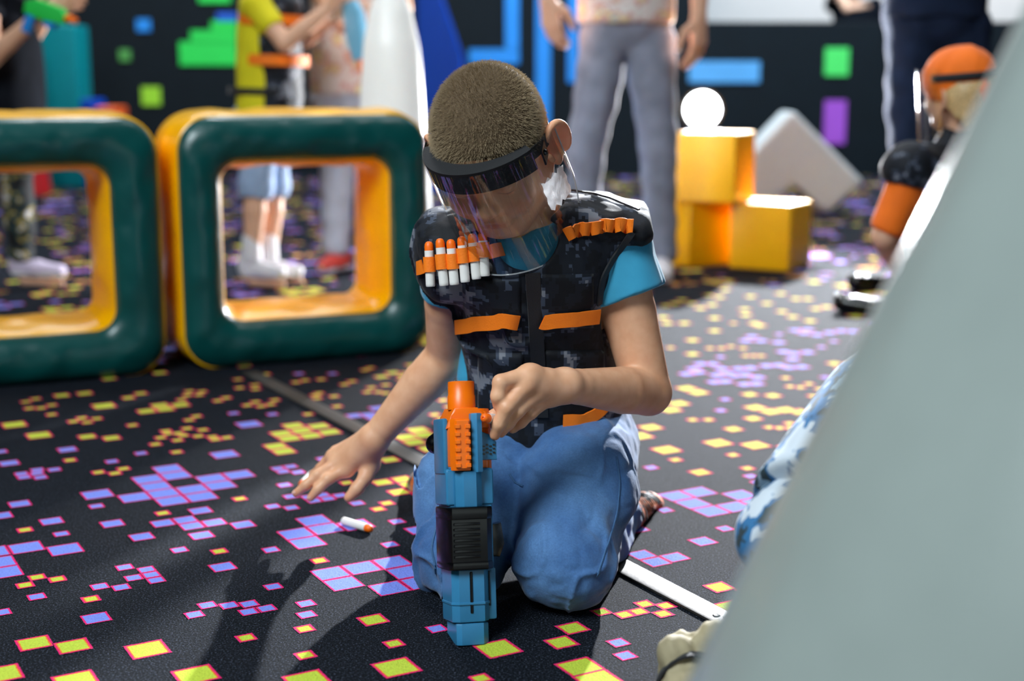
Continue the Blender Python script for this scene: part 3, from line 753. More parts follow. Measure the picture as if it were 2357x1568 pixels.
def head_sdf(S, hp, HR, s=1.0, k=.012):
    e = lambda c, r, kk=k, mode='u': S.ell(hp(*(V(*c) * s)), V(*r) * s, HR, kk * s, mode)
    c = lambda a, b, ra, rb, kk=k, mode='u': S.cap(hp(*(V(*a) * s)), hp(*(V(*b) * s)), ra * s, rb * s, kk * s, mode)
    e((0, -.008, .008), (.0705, .088, .076))
    e((0, .03, -.03), (.058, .056, .068), .02)
    e((0, .048, -.052), (.047, .045, .045), .02)
    c((0, .062, -.102), (0, .068, -.098), .021, .019, .022)           # chin
    for x in (-1, 1):
        c((x * .052, .005, -.062), (x * .022, .06, -.098), .02, .018, .02)   # jaw
        e((x * .034, .065, -.046), (.024, .022, .024), .016)          # cheek
        c((x * .012, .088, .004), (x * .042, .072, .004), .011, .010, .012)  # brow
    for x in (-1, 1): e((x * .0305, .098, -.012), (.018, .016, .012), .012, 's')
    for x in (-1, 1):
        e((x * .0305, .0765, -.013), (.0135, .0135, .0125), .003)     # lidded eye
        c((x * .043, .078, -.013), (x * .018, .0855, -.0145), .0028, .0028, .004)
    c((0, .088, -.006), (0, .104, -.036), .0075, .0105, .010)         # nose
    for x in (-1, 1):
        e((x * .0105, .096, -.040), (.0075, .009, .007), .006)
        e((x * .0055, .1, -.0475), (.003, .004, .003), .002, 's')
    c((-.014, .092, -.064), (.014, .092, -.064), .0062, .0062, .006)  # lips
    c((-.016, .089, -.0735), (.016, .089, -.0735), .0066, .0066, .006)
    c((-.022, .0965, -.0685), (.022, .0965, -.0685), .0016, .0016, .003, 's')
    for x in (-1, 1):                                                 # ears
        ca, sa = math.cos(.62), math.sin(.62) * x
        RE = HR @ np.array([[ca, -sa, 0], [sa, ca, 0], [0, 0, 1]])
        ep = lambda a, b_, c_: hp(*((V(x * .0785, -.008, -.032) + V(ca * a - sa * b_, sa * a + ca * b_, c_)) * s))
        S.ell(ep(0, -.007, 0), V(.0065, .021, .031) * s, RE, .006 * s)
        S.ell(ep(x * .0065, -.004, .002), V(.0055, .0135, .020) * s, RE, .004 * s, 's')
        pts = [ep(x * .004, -.007 - .019 * math.cos(t), .001 + .028 * math.sin(t)) for t in np.linspace(-1.0, 2.6, 14)]
        S.chain(pts, [.0034 * s] * 14, .004 * s)
        e((x * .080, -.004, -.057), (.006, .008, .010), .006)         # lobe
        c((x * .076, .014, -.034), (x * .078, .012, -.044), .0042, .004, .005)  # tragus


def finger(S, pts, rs, k=.004):
    S.chain(pts, rs, k)


body = Sdf()
body.ecap(at(1262, 985, 2.1), chs, XD, (.088, .066), (.1, .07), .03)
for s, e, w in ((shL, elL, wrL), (shR, elR, wrR)):
    m = mix(s, e, .45)
    body.cap(s, m, .042, .039, .02); body.cap(m, e, .039, .0325, .003)
    m2 = mix(e, w, .33); body.cap(e, m2, .0325, .0325, .006); body.cap(m2, mix(e, w, .85), .0325, .0235, .002); body.cap(mix(e, w, .85), w, .0235, .0225, .002)
body.cap(mix(chs, shL, .35), shL, .05, .045, .03); body.cap(mix(chs, shR, .35), shR, .05, .045, .03)
body.cap(neck0, neck1, .046, .042, .02); body.cap(neck1, hp(0, -.02, -.04), .042, .045, .02)
for hh, kk, aa, tt in ((hipL, knL, anL, toL), (hipR, knR, anR, toR)):
    body.cap(hh, kk, .062, .046, .02); body.cap(kk, aa, .042, .028, .012); body.cap(aa, tt, .026, .02, .01)
head_sdf(body, hp, HR)
# right hand: hangs above the carpet, back of the hand up
P = lambda *a: at(*a)
rk = dict(index=P(797, 1080, 2.137), middle=P(776, 1066, 2.147), ring=P(768, 1052, 2.165), little=P(774, 1040, 2.185))
for kk, r in zip(('index', 'middle', 'ring', 'little'), (.0125, .0125, .0115, .0105)): body.cap(wrR, rk[kk], .0175, r, .012)
body.cap(wrR, P(852, 1072, 2.140), .018, .0145, .012)
finger(body, [rk['index'], P(755, 1103, 2.123), P(732, 1126, 2.117), P(715, 1146, 2.115)], [.0105, .0086, .0078, .0062])
finger(body, [rk['middle'], P(732, 1093, 2.130), P(704, 1117, 2.125), P(681, 1136, 2.125)], [.0105, .0086, .0078, .0060])
finger(body, [rk['ring'], P(738, 1078, 2.170), P(722, 1092, 2.185), P(713, 1108, 2.185)], [.0095, .0080, .0070, .0058])
finger(body, [rk['little'], P(748, 1064, 2.195), P(738, 1078, 2.205), P(732, 1092, 2.205)], [.0088, .0072, .0062, .0052])
finger(body, [P(852, 1068, 2.140), P(842, 1098, 2.127), P(822, 1125, 2.117), P(803, 1145, 2.113)], [.0145, .0108, .0095, .0078], .006)
for kk in ('index', 'middle', 'ring'): body.ball(rk[kk], .0118, .008)
# left hand: fingers pressing a dart into the drum
lk = dict(index=P(1216, 864, 1.762), middle=P(1212, 884, 1.757), ring=P(1236, 904, 1.768), little=P(1262, 916, 1.785))
for kk, r in zip(('index', 'middle', 'ring', 'little'), (.0135, .013, .0125, .0115)): body.cap(wrL, lk[kk], .0165, r, .012)
finger(body, [lk['index'], P(1152, 880, 1.742), P(1146, 912, 1.738), P(1147, 934, 1.742)], [.0122, .0098, .0090, .0072])
finger(body, [lk['middle'], P(1166, 938, 1.736), P(1148, 976, 1.738), P(1139, 1002, 1.742)], [.0118, .0096, .0086, .0068])
finger(body, [lk['ring'], P(1192, 945, 1.748), P(1170, 974, 1.75), P(1153, 996, 1.755)], [.0112, .0092, .0082, .0066])
finger(body, [lk['little'], P(1222, 950, 1.766), P(1200, 972, 1.768), P(1180, 988, 1.772)], [.0100, .0082, .0072, .0060])
finger(body, [P(1262, 905, 1.81), P(1205, 930, 1.795), P(1165, 946, 1.785), P(1136, 956, 1.775)], [.0145, .0118, .0102, .0082], .006)
for kk in ('index', 'middle'): body.ball(lk[kk], .0128, .008)
body.cap(lk['index'] + V(.006, .006, 0), lk['little'] + V(.004, .004, 0), .0125, .011, .008); body.cap(P(1164, 900, 1.756), P(1168, 932, 1.748), .010, .0095, .008); body.cap(mix(wrL, lk['index'], .5), P(1180, 880, 1.762), .014, .0095, .008)


def skin_tint(v):
    c = np.ones((len(v), 3), np.float32)
    q = (v - HC) @ HR
    def spot(ctr, r, col, a=1.0):
        d = np.sqrt((((q - V(*ctr)) / V(*r)) ** 2).sum(1)); w = np.clip(1.25 - d, 0, 1)[:, None] * a; c[:] = c * (1 - w) + np.array(col) * w
    for x in (-1, 1):
        spot((x * .038, .07, -.045), (.024, .03, .02), (1.0, .86, .82))
        spot((x * .078, -.002, -.032), (.02, .03, .04), (1.0, .80, .74))
        for t in np.linspace(-1, 1, 7): spot((x * (.031 + .013 * t), .088 - .004 * t * t - .003 * abs(t), .012 - .004 * t * t), (.005, .012, .0035), (.42, .36, .32), .8)  # eyebrow
        spot((x * .031, .088, -.0205), (.013, .01, .0022), (.25, .2, .18), .9)       # lashes
    spot((0, .095, -.0695), (.021, .016, .0105), (.92, .58, .56))
    spot((0, .104, -.036), (.014, .014, .012), (1, .84, .8))
    def wspot(p, r, col): d = np.sqrt(((v - p) ** 2).sum(1)) / r; w = np.clip(1.3 - d, 0, 1)[:, None]; c[:] = c * (1 - w) + np.array(col) * w
    for p in (P(715, 1146, 2.115), P(681, 1136, 2.125), P(803, 1145, 2.113), P(1147, 934, 1.742), P(1139, 1002, 1.742), P(1153, 996, 1.755)): wspot(p, .010, (1, .82, .78))
    return c


solid('body', [(body, .0024)], M['skin'], BOY, skin_tint)

# fingernails
def nail(tip, prev, up, w=.0042):
    d = nrm(tip - prev); n = nrm(up - (up @ d) * d); s = np.cross(d, n); F = Sdf(); F.ell(tip + n * .0048 - d * .001, V(w, .0055, .0012), np.stack([s, d, n], 1), .001)
    solid('fingernail', [(F, .0009)], M['nail'], BOY)


M['nail'] = mat('nail', (226, 176, 158), .3)
nail(P(681, 1136, 2.125), P(704, 1117, 2.125), V(-.3, -.5, .8)); nail(P(715, 1146, 2.115), P(732, 1126, 2.117), V(-.2, -.6, .8))
nail(P(1139, 1002, 1.742), P(1148, 976, 1.738), V(-.3, -1, .1)); nail(P(1147, 934, 1.742), P(1146, 912, 1.738), V(-.5, -1, 0)); nail(P(1153, 996, 1.755), P(1170, 974, 1.75), V(-.2, -1, .2))

# --- hair: clipped cap with short strands
cap = Sdf(); cap.ell(hp(0, -.008, .008), V(.0725, .0905, .0785), HR, .004); cap.ell(hp(0, -.03, -.03), V(.062, .062, .06), HR, .02)
cap.plane(hp(0, .074, .03), .8 * HF - .6 * HU, .004); cap.plane(hp(0, .02, -.012), .45 * HF - .9 * HU, .004)
for x in (-1, 1): cap.ell(hp(x * .085, -.004, -.036), V(.03, .024, .033), HR, .004, 's')
hv, hf = polygonise(cap, .003)
M['hair_clipped'] = mat('hair_clipped', (92, 76, 58), .8, spec=.15, noise=.25, nscale=260)
hair = link('hair', from_arrays('hair', hv, hf), M['hair_clipped'], BOY)
rs = np.random.RandomState(3)
tri = np.concatenate([hf[:, [0, 1, 2]], hf[:, [0, 2, 3]]]); A = hv[tri[:, 0]]; B_ = hv[tri[:, 1]]; C_ = hv[tri[:, 2]]
nn = np.cross(B_ - A, C_ - A); ar = np.linalg.norm(nn, axis=1); nn = nn / (ar[:, None] + 1e-12)
rel = (A - HC) @ HR; outw = ((A - hp(0, -.008, .0)) * nn).sum(1) > 0
ar = ar * outw; N = 26000; pick = rs.choice(len(tri), N, p=ar / ar.sum())
u = rs.rand(N, 1); w = rs.rand(N, 1); fl = (u + w) > 1; u = np.where(fl, 1 - u, u); w = np.where(fl, 1 - w, w)
root = A[pick] + u * (B_ - A)[pick] + w * (C_ - A)[pick]; nr = nn[pick]; rr = (root - HC) @ HR
dirn = HF[None] * .55 * np.clip(rr[:, [2]] / .05, -.4, 1) - HU[None] * .45 * np.clip(1 - rr[:, [2]] / .05, 0, 1.2) + rs.randn(N, 3) * .22
ln = (.0048 + .002 * rs.rand(N, 1)) * np.clip((rr[:, [2]] + .06) / .06, .35, 1)
pts = np.stack([root, root + (nr * .8 + dirn * .25) * ln * .5, root + (nr * 1.0 + dirn * .8) * ln * .9], 1)
hc = bpy.data.hair_curves.new('hair_strands'); hc.add_curves([3] * N)
hc.attributes['position'].data.foreach_set('vector', pts.astype(np.float32).ravel())
ra = hc.attributes.get('radius') or hc.attributes.new('radius', 'FLOAT', 'POINT')
ra.data.foreach_set('value', np.tile(np.array([.00016, .00013, .00005], np.float32), N))
M['hair_strand'] = mat('hair_strand', (170, 150, 120), .7, spec=.2)
ho = bpy.data.objects.new('hair_strands', hc); COL.objects.link(ho); hc.materials.append(M['hair_strand']); ho['kind'] = 'stuff'
ho.parent = hair

# --- blue tee
tee = Sdf()
tee.ecap(at(1262, 960, 2.08), chs, XD, (.098, .076), (.115, .078), .02)
tee.cap(mix(chs, shL, .2), shL, .06, .056, .02); tee.cap(mix(chs, shR, .2), shR, .06, .056, .02)
eS = at(1447, 688, 1.98); tee.cap(shL, eS, .056, .0555, .01)
dS = nrm(mix(shL, elL, .38) - shL); tee.plane_local(at(1443, 684, 1.98) + 0 * dS, nrm(dS + V(.12, 0, 0)), at(1450, 740, 1.98), .085)
eR = mix(shR, elR, .4); tee.cap(shR, eR, .045, .05, .01); dR = nrm(elR - shR); tee.plane_local(eR - dR * .012, dR, eR + dR * .05, .085)
tee.cap(at(1100, 790, 2.07), at(1098, 868, 2.06), .024, .03, .012); tee.cap(at(1398, 780, 2.07), at(1408, 965, 2.07), .024, .024, .01)
tee.ell(hp(0, .01, -.13), V(.05, .05, .05), None, .006, 's')
tee.disp = lambda P: folds(P, .0034, 20, 5, V(1, 1, .6))
# hollow the sleeve mouth
tee.cap(mix(shL, elL, .15), mix(shL, elL, .6), .046, .05, .003, 's')
tee_o = solid('tee', [(tee, .0028)], M['tee_blue'], BOY)

# --- vest
vest = Sdf()
vest.ecap(wst, chs, XD, (.107, .084), (.128, .09), .02)
vest.ecap(at(1280, 1000, 2.06), wst, XD, (.1, .086), (.107, .084), .02)
vest.ecap(at(1215, 1035, 2.015), at(1235, 930, 2.02), XD, (.062, .05), (.09, .06), .03)
vest.ecap(at(1285, 500, 2.0), at(1470, 520, 1.995), V(0, 1, .1), (.078, .04), (.07, .026), .015)
vest.ecap(at(1340, 545, 1.965), at(1452, 540, 1.965), V(0, .3, 1), (.05, .03), (.026, .02), .015)
vest.ecap(at(1462, 500, 2.045), at(1464, 600, 2.055), V(1, 0, 0), (.03, .022), (.017, .012), .012)
vest.ecap(at(1400, 500, 2.03), at(1476, 508, 2.02), V(0, 1, 0), (.05, .03), (.045, .022), .012)
vest.ecap(at(1165, 520, 1.99), at(1040, 560, 1.985), V(0, 1, .1), (.07, .04), (.075, .05), .02)
vest.ell(at(1022, 608, 1.975), V(.034, .062, .056), None, .02)
vest.ell(at(1012, 560, 2.02), V(.036, .075, .05), None, .02)
vest.ell(at(1070, 640, 1.95), V(.06, .035, .04), None, .02)
# neck opening, arm openings
vest.ell(at(1212, 545, 1.915), V(.046, .05, .046), None, .006, 's')
vest.cap(neck0 + V(0, 0, .01), neck1, .054, .06, .006, 's')
vest.cap(shL + V(.022, -.012, -.028), mix(shL, elL, .9) + V(.006, 0, 0), .052, .05, .004, 's')
vest.cap(mix(shR, elR, .42), elR, .047, .05, .004, 's')
vest.plane(at(1496, 500, 1.98), V(1, 0, .12), .003)
def vdisp(P):
    a = folds(P, .0046, 13, 11, V(1, 1, .75)) + folds(P, .0016, 38, 14)
    r = np.abs(vnoise(P * V(1.2, 1, .9), 13, 51)); a = a - .006 * np.exp(-(r / .1) ** 2) * np.clip(.2 + 1.4 * vnoise(P, 7, 53), 0, 1)
    return a * np.clip((.165 - P[:, 0]) / .03, .15, 1)
vest.disp = vdisp
vest_o = solid('vest', [(vest, .0027)], M['vest_camo'], BOY)
vc = lambda px, py, off=.0: (lambda r: (r[0] + r[1] * off, r[1]))(vest.cast(px, py, 1.8, 2.2))


def spline(P, n):
    P = np.array(P, float); s = np.r_[0, np.cumsum(np.linalg.norm(np.diff(P, axis=0), axis=1))]; x = np.linspace(0, s[-1], n)
    out = np.stack([np.interp(x, s, P[:, i]) for i in range(P.shape[1])], 1)
    for _ in range(2): out[1:-1] = (out[:-2] + 2 * out[1:-1] + out[2:]) / 4
    return out


def strap(name, px, w, m=None, off=.002, th=.0022, n=24, parent=None, wave=None, wdir=None):
    pts, ns = [], []
    for i, (x, y) in enumerate(spline(px, n)):
        p, q = vc(x, y); o = off + (wave(i / (n - 1)) if wave else 0); pts.append(p + q * o); ns.append(q)
    pts = np.array(pts); ns = np.array(ns)
    for _ in range(3): ns[1:-1] = (ns[:-2] + 2 * ns[1:-1] + ns[2:]) / 4
    ns /= np.linalg.norm(ns, axis=1)[:, None]
    if wave is None:
        for _ in range(2): pts[1:-1] = (pts[:-2] + 2 * pts[1:-1] + pts[2:]) / 4
    mb = MB(); mb.band(pts, ns, w, th, wdir); return mb.build(name, M[m or 'orange_webbing'], parent or vest_o, True, 50)


UPV = V(0, -.15, 1)
strap('chest_strap', [(1053, 751), (1120, 737), (1191, 731)], .0205, off=.009, wdir=V(.0, -.2, 1))['label'] = 'orange strap on the pocket nearer the hanging arm'
strap('chest_strap', [(1243, 734), (1310, 728), (1370, 722)], .0205, off=.009, wdir=V(.0, -.2, 1))['label'] = 'orange strap on the pocket beside the bent arm'
strap('hem_strap', [(1294, 968), (1340, 966), (1372, 950), (1398, 925)], .0185, off=.004)
# dart loops: filled on one side, empty and wavy on the other
darts_px = [((987, 556), (991, 660)), ((1012, 549), (1022, 658)), ((1037, 551), (1046, 656)), ((1062, 544), (1071, 650)), ((1086, 538), (1097, 643)), ((1110, 533), (1117, 636))]
loop_px = [(972, 615), (987, 608), (1014, 602), (1041, 598), (1068, 588), (1093, 582), (1115, 576), (1152, 577)]
DX = [(987, 608), (1016, 602), (1041, 598), (1067, 589), (1092, 582), (1114, 577)]
dart_geo = []
for (a, b), (mx, my) in zip(darts_px, DX):
    m, n = vc(mx, my); m = m + n * .0085
    t0, _ = vc(a[0], a[1] + 20); b0, _ = vc(b[0], b[1])
    ta, tb = at(a[0], a[1], m[1] + .003), at(b[0], b[1], m[1] - .004); dart_geo.append((ta, tb, n, m))
for k in range(len(DX)):
    ta, tb, n, m = dart_geo[k]; ax = nrm(ta - tb); sd = nrm(np.cross(ax, n)); n2 = nrm(np.cross(sd, ax)); n2 = n2 if n2 @ n > 0 else -n2
    q = tb + ax * ((m - tb) @ ax)
    ps, ns = [], []
    for t in np.linspace(-110, 110, 15):
        dirv = n2 * math.cos(R(t)) + sd * math.sin(R(t)); ps.append(q + dirv * .0074); ns.append(dirv)
    mb = MB(); mb.band(ps, ns, .0205, .0014, ax); mb.build('dart_loop', M['orange_webbing'], vest_o, True, 50)
strap('loop_tail', [(1122, 578), (1150, 578)], .019, n=8, off=.006)
strap('loop_tail', [(968, 618), (980, 612)], .019, n=6, off=.004)
loops = strap('empty_loops', [(1302, 543), (1335, 532), (1372, 524), (1410, 522), (1454, 527)], .0185, n=90, off=.003, wave=lambda t: .0075 * abs(math.sin(t * math.pi * 5.5)) ** .7, wdir=V(.1, -.25, 1))


def patch(name, x0, y0, x1, y1, off=.004, th=.003, n=14, m='vest_camo', sk=0):
    g = np.zeros((n, n, 3)); nr = np.zeros((n, n, 3))
    for i in range(n):
        for j in range(n):
            u, v = i / (n - 1), j / (n - 1); p, q = vc(x0 + (x1 - x0) * u + sk * v, y0 + (y1 - y0) * v); g[i, j] = p; nr[i, j] = q
    mask = np.ones((n, n, 1))
    for _ in range(4):
        for G in (g, nr):
            H = G.copy(); H[1:-1, 1:-1] = (G[:-2, 1:-1] + G[2:, 1:-1] + G[1:-1, :-2] + G[1:-1, 2:] + 2 * G[1:-1, 1:-1]) / 6; G[:] = H
    nr /= np.linalg.norm(nr, axis=2)[..., None]
    e = np.ones(n); e[0] = e[-1] = 0; E2 = (e[:, None] * e[None])[..., None]
    top = g + nr * (off * .2 + (off * .8 + th) * E2)
    v = top.reshape(-1, 3); f = [(i * n + j, i * n + j + 1, (i + 1) * n + j + 1, (i + 1) * n + j) for i in range(n - 1) for j in range(n - 1)]
    o = link(name, from_arrays(name, v, f), M[m], vest_o); s = o.modifiers.new('thickness', 'SOLIDIFY'); s.thickness = .004; s.offset = -1; return o


M['vest_plain'] = mat('vest_plain', (15, 18, 24), .55, sheen=.2, bump=.3, bscale=500, bdist=.001)
patch('pocket', 1100, 812, 1206, 985, .003, .002)
patch('pocket', 1250, 806, 1392, 925, .003, .002)
patch('pocket_flap', 1066, 640, 1200, 760, .002, .001)
patch('pocket_flap', 1242, 630, 1366, 755, .002, .001)
strap('front_placket', [(1226, 628), (1232, 740), (1240, 850), (1246, 960)], .02, 'vest_plain', .001, .002, 20)
strap('shoulder_seam', [(1300, 440), (1390, 452), (1470, 486)], .007, 'vest_plain', .001, .003)
strap('armhole_binding', [(1455, 535), (1412, 590), (1384, 640), (1377, 700)], .009, 'vest_plain', .001, .003)
strap('collar_binding', [(1160, 560), (1178, 595), (1215, 612), (1258, 590), (1284, 548)], .012, 'vest_plain', .001, .004)

# --- jeans
jn = Sdf()
jn.ell(mix(hipL, hipR, .5) + V(.02, .0, .01), V(.118, .1, .082), None, .02)
for hh, kk, aa, sgn in ((hipL, knL, anL, 1), (hipR, knR, anR, -1)):
    m = mix(hh, kk, .5) + V(.006 * sgn, 0, .014)
    jn.cap(hh, m, .083, .083, .02); jn.cap(m, kk, .083, .06, .02); jn.cap(kk, mix(kk, aa, .5), .058, .052, .012); jn.cap(mix(kk, aa, .5), aa, .052, .044, .012)
jn.ball(knL + V(.012, .0, .004), .062, .02); jn.ball(knR + V(-.01, 0, .004), .058, .02)
def jdisp(P):
    a = folds(P, .0062, 11, 21, V(1, 1, 1.2)); b = folds(P, .0026, 30, 24, V(1.4, .8, 1.3))
    r = np.abs(vnoise(P * V(1.5, 1, .8), 15, 41)); b = b - .009 * np.exp(-(r / .1) ** 2) * np.clip(.3 + 1.4 * vnoise(P, 6, 43), 0, 1)
    c = .0022 * np.sin(P[:, 2] * 105 + 30 * P[:, 0] + 2.2 * vnoise(P, 10, 31)) * np.clip(.5 + vnoise(P, 7, 33), 0, 1)
    return a + b + c
jn.disp = jdisp
jn.plane(V(0, 0, .003), V(0, 0, -1), .01)
jeans = solid('jeans', [(jn, .003)], M['denim'], BOY)
def seam(px, r=.0016, name='seam'):
    pts = [];
    for x, y in spline(px, 26):
        p, q = jn.cast(x, y, 1.6, 2.3); pts.append(p + q * .0008)
    mb = MB(); mb.tube(pts, r, 6); mb.build(name, M['seam'], jeans, True)
seam([(1418, 1052), (1426, 1110), (1420, 1180), (1396, 1262), (1372, 1330)])
seam([(1020, 1172), (1004, 1216), (994, 1262), (1004, 1320)])
seam([(1172, 1092), (1185, 1112), (1205, 1120)])
mb = MB(); wp = []
for x, y in spline([(1250, 1012), (1340, 1008), (1420, 996)], 16): p, q = jn.cast(x, y, 1.8, 2.3); wp.append(p + q * .002)
# --- shoes, splayed out on both sides
def shoe(aa, tt, name):
    S = Sdf(); S.ecap(aa + V(0, 0, .0), tt, V(0, 0, 1), (.036, .034), (.03, .034), .01); S.ball(mix(aa, tt, -.25), .036, .01); S.plane(V(0, 0, .004), V(0, 0, -1), .006)
    S.cap(mix(aa, tt, .9), mix(aa, tt, 1.35), .033, .027, .012)
    o = solid(name, [(S, .0035)], M['shoe_camo'], BOY)
    mb = MB(); d = nrm(tt - aa)
    for k in range(9):
        c = mix(aa, tt, -.05 + .11 * k); u = nrm(np.cross(d, V(0, 0, 1))); w = np.cross(u, d)
        ring = [];
        for t in np.linspace(0, 2 * math.pi, 22):
            dv = u * math.cos(t) + w * math.sin(t); x = np.linspace(.02, .05, 60); f = S(c + dv * x[:, None]); i = int(np.argmax(f > 0)); ring.append(c + dv * x[i])
        ring = [r_ for r_ in ring if r_[2] > .006]; mb.tube(ring, .0014, 5)
    mb.build('knit_rib', M['black_fabric'], o, True); return o
shoe(anL + V(.012, 0, 0), toL + V(.012, 0, 0), 'shoe'); shoe(anR + V(-.012, 0, 0), toR + V(-.012, 0, 0), 'shoe')

# --- face shield
FS = empty('face_shield', hp(0, .1, .03), 'clear plastic face shield with black foam band worn by the kneeling person in blue tee', 'face shield')
Z0 = .029
def bandpt(th, rx, ry, z): y = -.004 + ry * math.cos(th); return hp(rx * math.sin(th), y, z + .40 * (max(y, -.03) - .112))
def arc(name, a0, a1, rin, rout, z0, z1, m, n=56, parent=FS, bev=True):
    rows = []
    for t in np.linspace(R(a0), R(a1), n):
        rows.append(np.array([bandpt(t, *rin, z0), bandpt(t, *rout, z0), bandpt(t, *rout, mix(z0, z1, .5)), bandpt(t, *rout, z1), bandpt(t, *rin, z1), bandpt(t, *rin, mix(z0, z1, .5))]))
    v = np.concatenate(rows); f = [(k * 6 + i, k * 6 + (i + 1) % 6, (k + 1) * 6 + (i + 1) % 6, (k + 1) * 6 + i) for k in range(n - 1) for i in range(6)]
    me = from_arrays(name, v, f, False); bm = bmesh.new(); bm.from_mesh(me)
    bm.faces.new([x for x in bm.verts if x.is_boundary][:0] or [bm.verts[i] if False else v_ for i, v_ in enumerate(list(bm.verts)[:6])][::-1])
    bm.faces.new(list(bm.verts)[-6:]); bmesh.ops.recalc_face_normals(bm, faces=bm.faces[:]); bm.to_mesh(me); bm.free()
    me.polygons.foreach_set('use_smooth', np.ones(len(me.polygons), bool)); me.set_sharp_from_angle(angle=R(50))
    o = link(name, me, m, parent)
    return o
arc('foam_band', -58, 80, (.0712, .087), (.0855, .117), Z0 - .018, Z0 + .018, M['black_foam'])
arc('head_strap', 78, 300, (.0745, .0925), (.0765, .0945), Z0 - .010, Z0 + .010, M['black_fabric'])
nT, nZ = 72, 34; vv = []; uvs = []
for t in np.linspace(-1, 1, nT):
    Lz = .176 * (1 - .55 * abs(t) ** 7)
    for k in range(nZ):
        q = k / (nZ - 1); z = Z0 + .014 - (Lz + .014) * q; fl = 1 + .04 * q
        vv.append(bandpt(R(94) * t, .0865 * fl, .1185 * (1 + .02 * q), z)); uvs.append((t * .5 + .5, q))
ff = [(i * nZ + j, i * nZ + j + 1, (i + 1) * nZ + j + 1, (i + 1) * nZ + j) for i in range(nT - 1) for j in range(nZ - 1)]
me = from_arrays('visor', vv, ff); ul = me.uv_layers.new(name='UVMap'); li = np.zeros(len(me.loops), np.int32); me.loops.foreach_get('vertex_index', li)
ul.data.foreach_set('uv', np.array(uvs, np.float32)[li].ravel()); visor = link('visor', me, M['visor'], FS)
# rolled bright rim of the sheet
mb = MB(); edge = [vv[k] for k in range(nZ)] + [vv[i * nZ + nZ - 1] for i in range(nT)] + [vv[(nT - 1) * nZ + k] for k in range(nZ - 1, -1, -1)]
M['visor_edge'] = mat('visor_edge', (200, 206, 210), .2); M['visor_edge'].node_tree.nodes['Principled BSDF'].inputs['Alpha'].default_value = .75
mb.tube(edge, .0011, 6); mb.build('visor_rim', M['visor_edge'], visor, True)
# crumpled tape on the side of the sheet
M['tape'] = mat('tape', (236, 238, 242), .3, bump=.9, bscale=160, bdist=.004); tt_ = NT(M['tape']); b_ = tt_.n['Principled BSDF']; b_.inputs['Alpha'].default_value = .8
tl_ = tt_.new('ShaderNodeBsdfTranslucent'); tl_.inputs[0].default_value = (.9, .92, .95, 1); mx_ = tt_.new('ShaderNodeMixShader'); mx_.inputs[0].default_value = .55
tt_.link(b_.outputs[0], mx_.inputs[1]); tt_.link(tl_.outputs[0], mx_.inputs[2]); tt_.link(mx_.outputs[0], tt_.n['Material Output'].inputs[0])
tv = [];
for a in np.linspace(-82, -54, 9):
    for z in np.linspace(-.012, -.064, 10): tv.append(bandpt(R(a), .0895 + .001 * math.sin(a * 3 + z * 300), .121, z + .004 * math.sin(a)))
tf = [(i * 10 + j, i * 10 + j + 1, (i + 1) * 10 + j + 1, (i + 1) * 10 + j) for i in range(8) for j in range(9)]
o = link('tape', from_arrays('tape', tv, tf), M['tape'], visor); o['label'] = 'crumpled clear tape'
mb = MB();
for a in (-68, 84):
    p = bandpt(R(a), .0885, .1195, Z0); s = 1 if a > 0 else -1
    mt = Matrix(((HF[0], HU[0], HX[0] * s, p[0]), (HF[1], HU[1], HX[1] * s, p[1]), (HF[2], HU[2], HX[2] * s, p[2]), (0, 0, 0, 1)))
    mb = MB(); mb.lathe([(0, .0035), (.003, .003), (.005, .0), (.005, -.003)], 14, mt); mb.box((-.011, -.013, -.002), (.011, .013, .0008), .0008, 1, mt); mb.build('strap_buckle', M['black_plastic'], FS, True)
# ------------------------------------------------------------------ darts
def dart(a, b, label, group=None):
    """foam dart from tip a to tail b"""
    a, b = np.asarray(a), np.asarray(b); L = np.linalg.norm(a - b); z = nrm(a - b); x = nrm(np.cross(z, V(.3, .2, 1))); y = np.cross(z, x)
    t = empty('foam_dart', b, label, 'foam dart', group)
    mt = Matrix(((x[0], y[0], z[0], b[0]), (x[1], y[1], z[1], b[1]), (x[2], y[2], z[2], b[2]), (0, 0, 0, 1)))
    mb = MB(); q = L - .0125; mb.lathe([(0, .004), (.0022, .003), (.0026, .0004), (.0055, 0), (.0063, .0012), (.0064, .004), (.0064, q), (.0055, q + .0003)], 22, mt); mb.build('foam_body', M['dart_white'], t, True, 50)
    mb = MB(); mb.lathe([(.0055, q), (.0062, q + .0004), (.0062, q + .0055), (.0056, q + .0092), (.0038, q + .0118), (.0016, q + .0125), (.0014, q + .011), (0, q + .011)], 22, mt); mb.build('tip', M['dart_orange'], t, True, 50)
    return t


names = ['outermost dart in the chest loops, at the edge of the shoulder', 'second dart in the chest loops from the shoulder edge', 'third dart in the chest loops from the shoulder edge',
         'fourth dart in the chest loops, third from the zip end', 'fifth dart in the chest loops, second from the zip end', 'last dart in the chest loops, nearest the zip']
for (ta, tb, n, m), s in zip(dart_geo, names): dart(ta, tb, 'orange-tipped white dart, ' + s, 'darts in the chest loops')
dart(gnd(856, 1219, .0066), gnd(790, 1199, .0066), 'white foam dart with orange tip lying on the carpet', None)
dart(gnd(693, 1117, .0066), gnd(719, 1091, .0066), 'white foam dart with orange tip on the carpet just beyond the hanging fingers', None)
dart(at(1112, 962, 1.725), at(1152, 966, 1.768), 'dart tip being pushed into the blaster by the bent fingers', None)

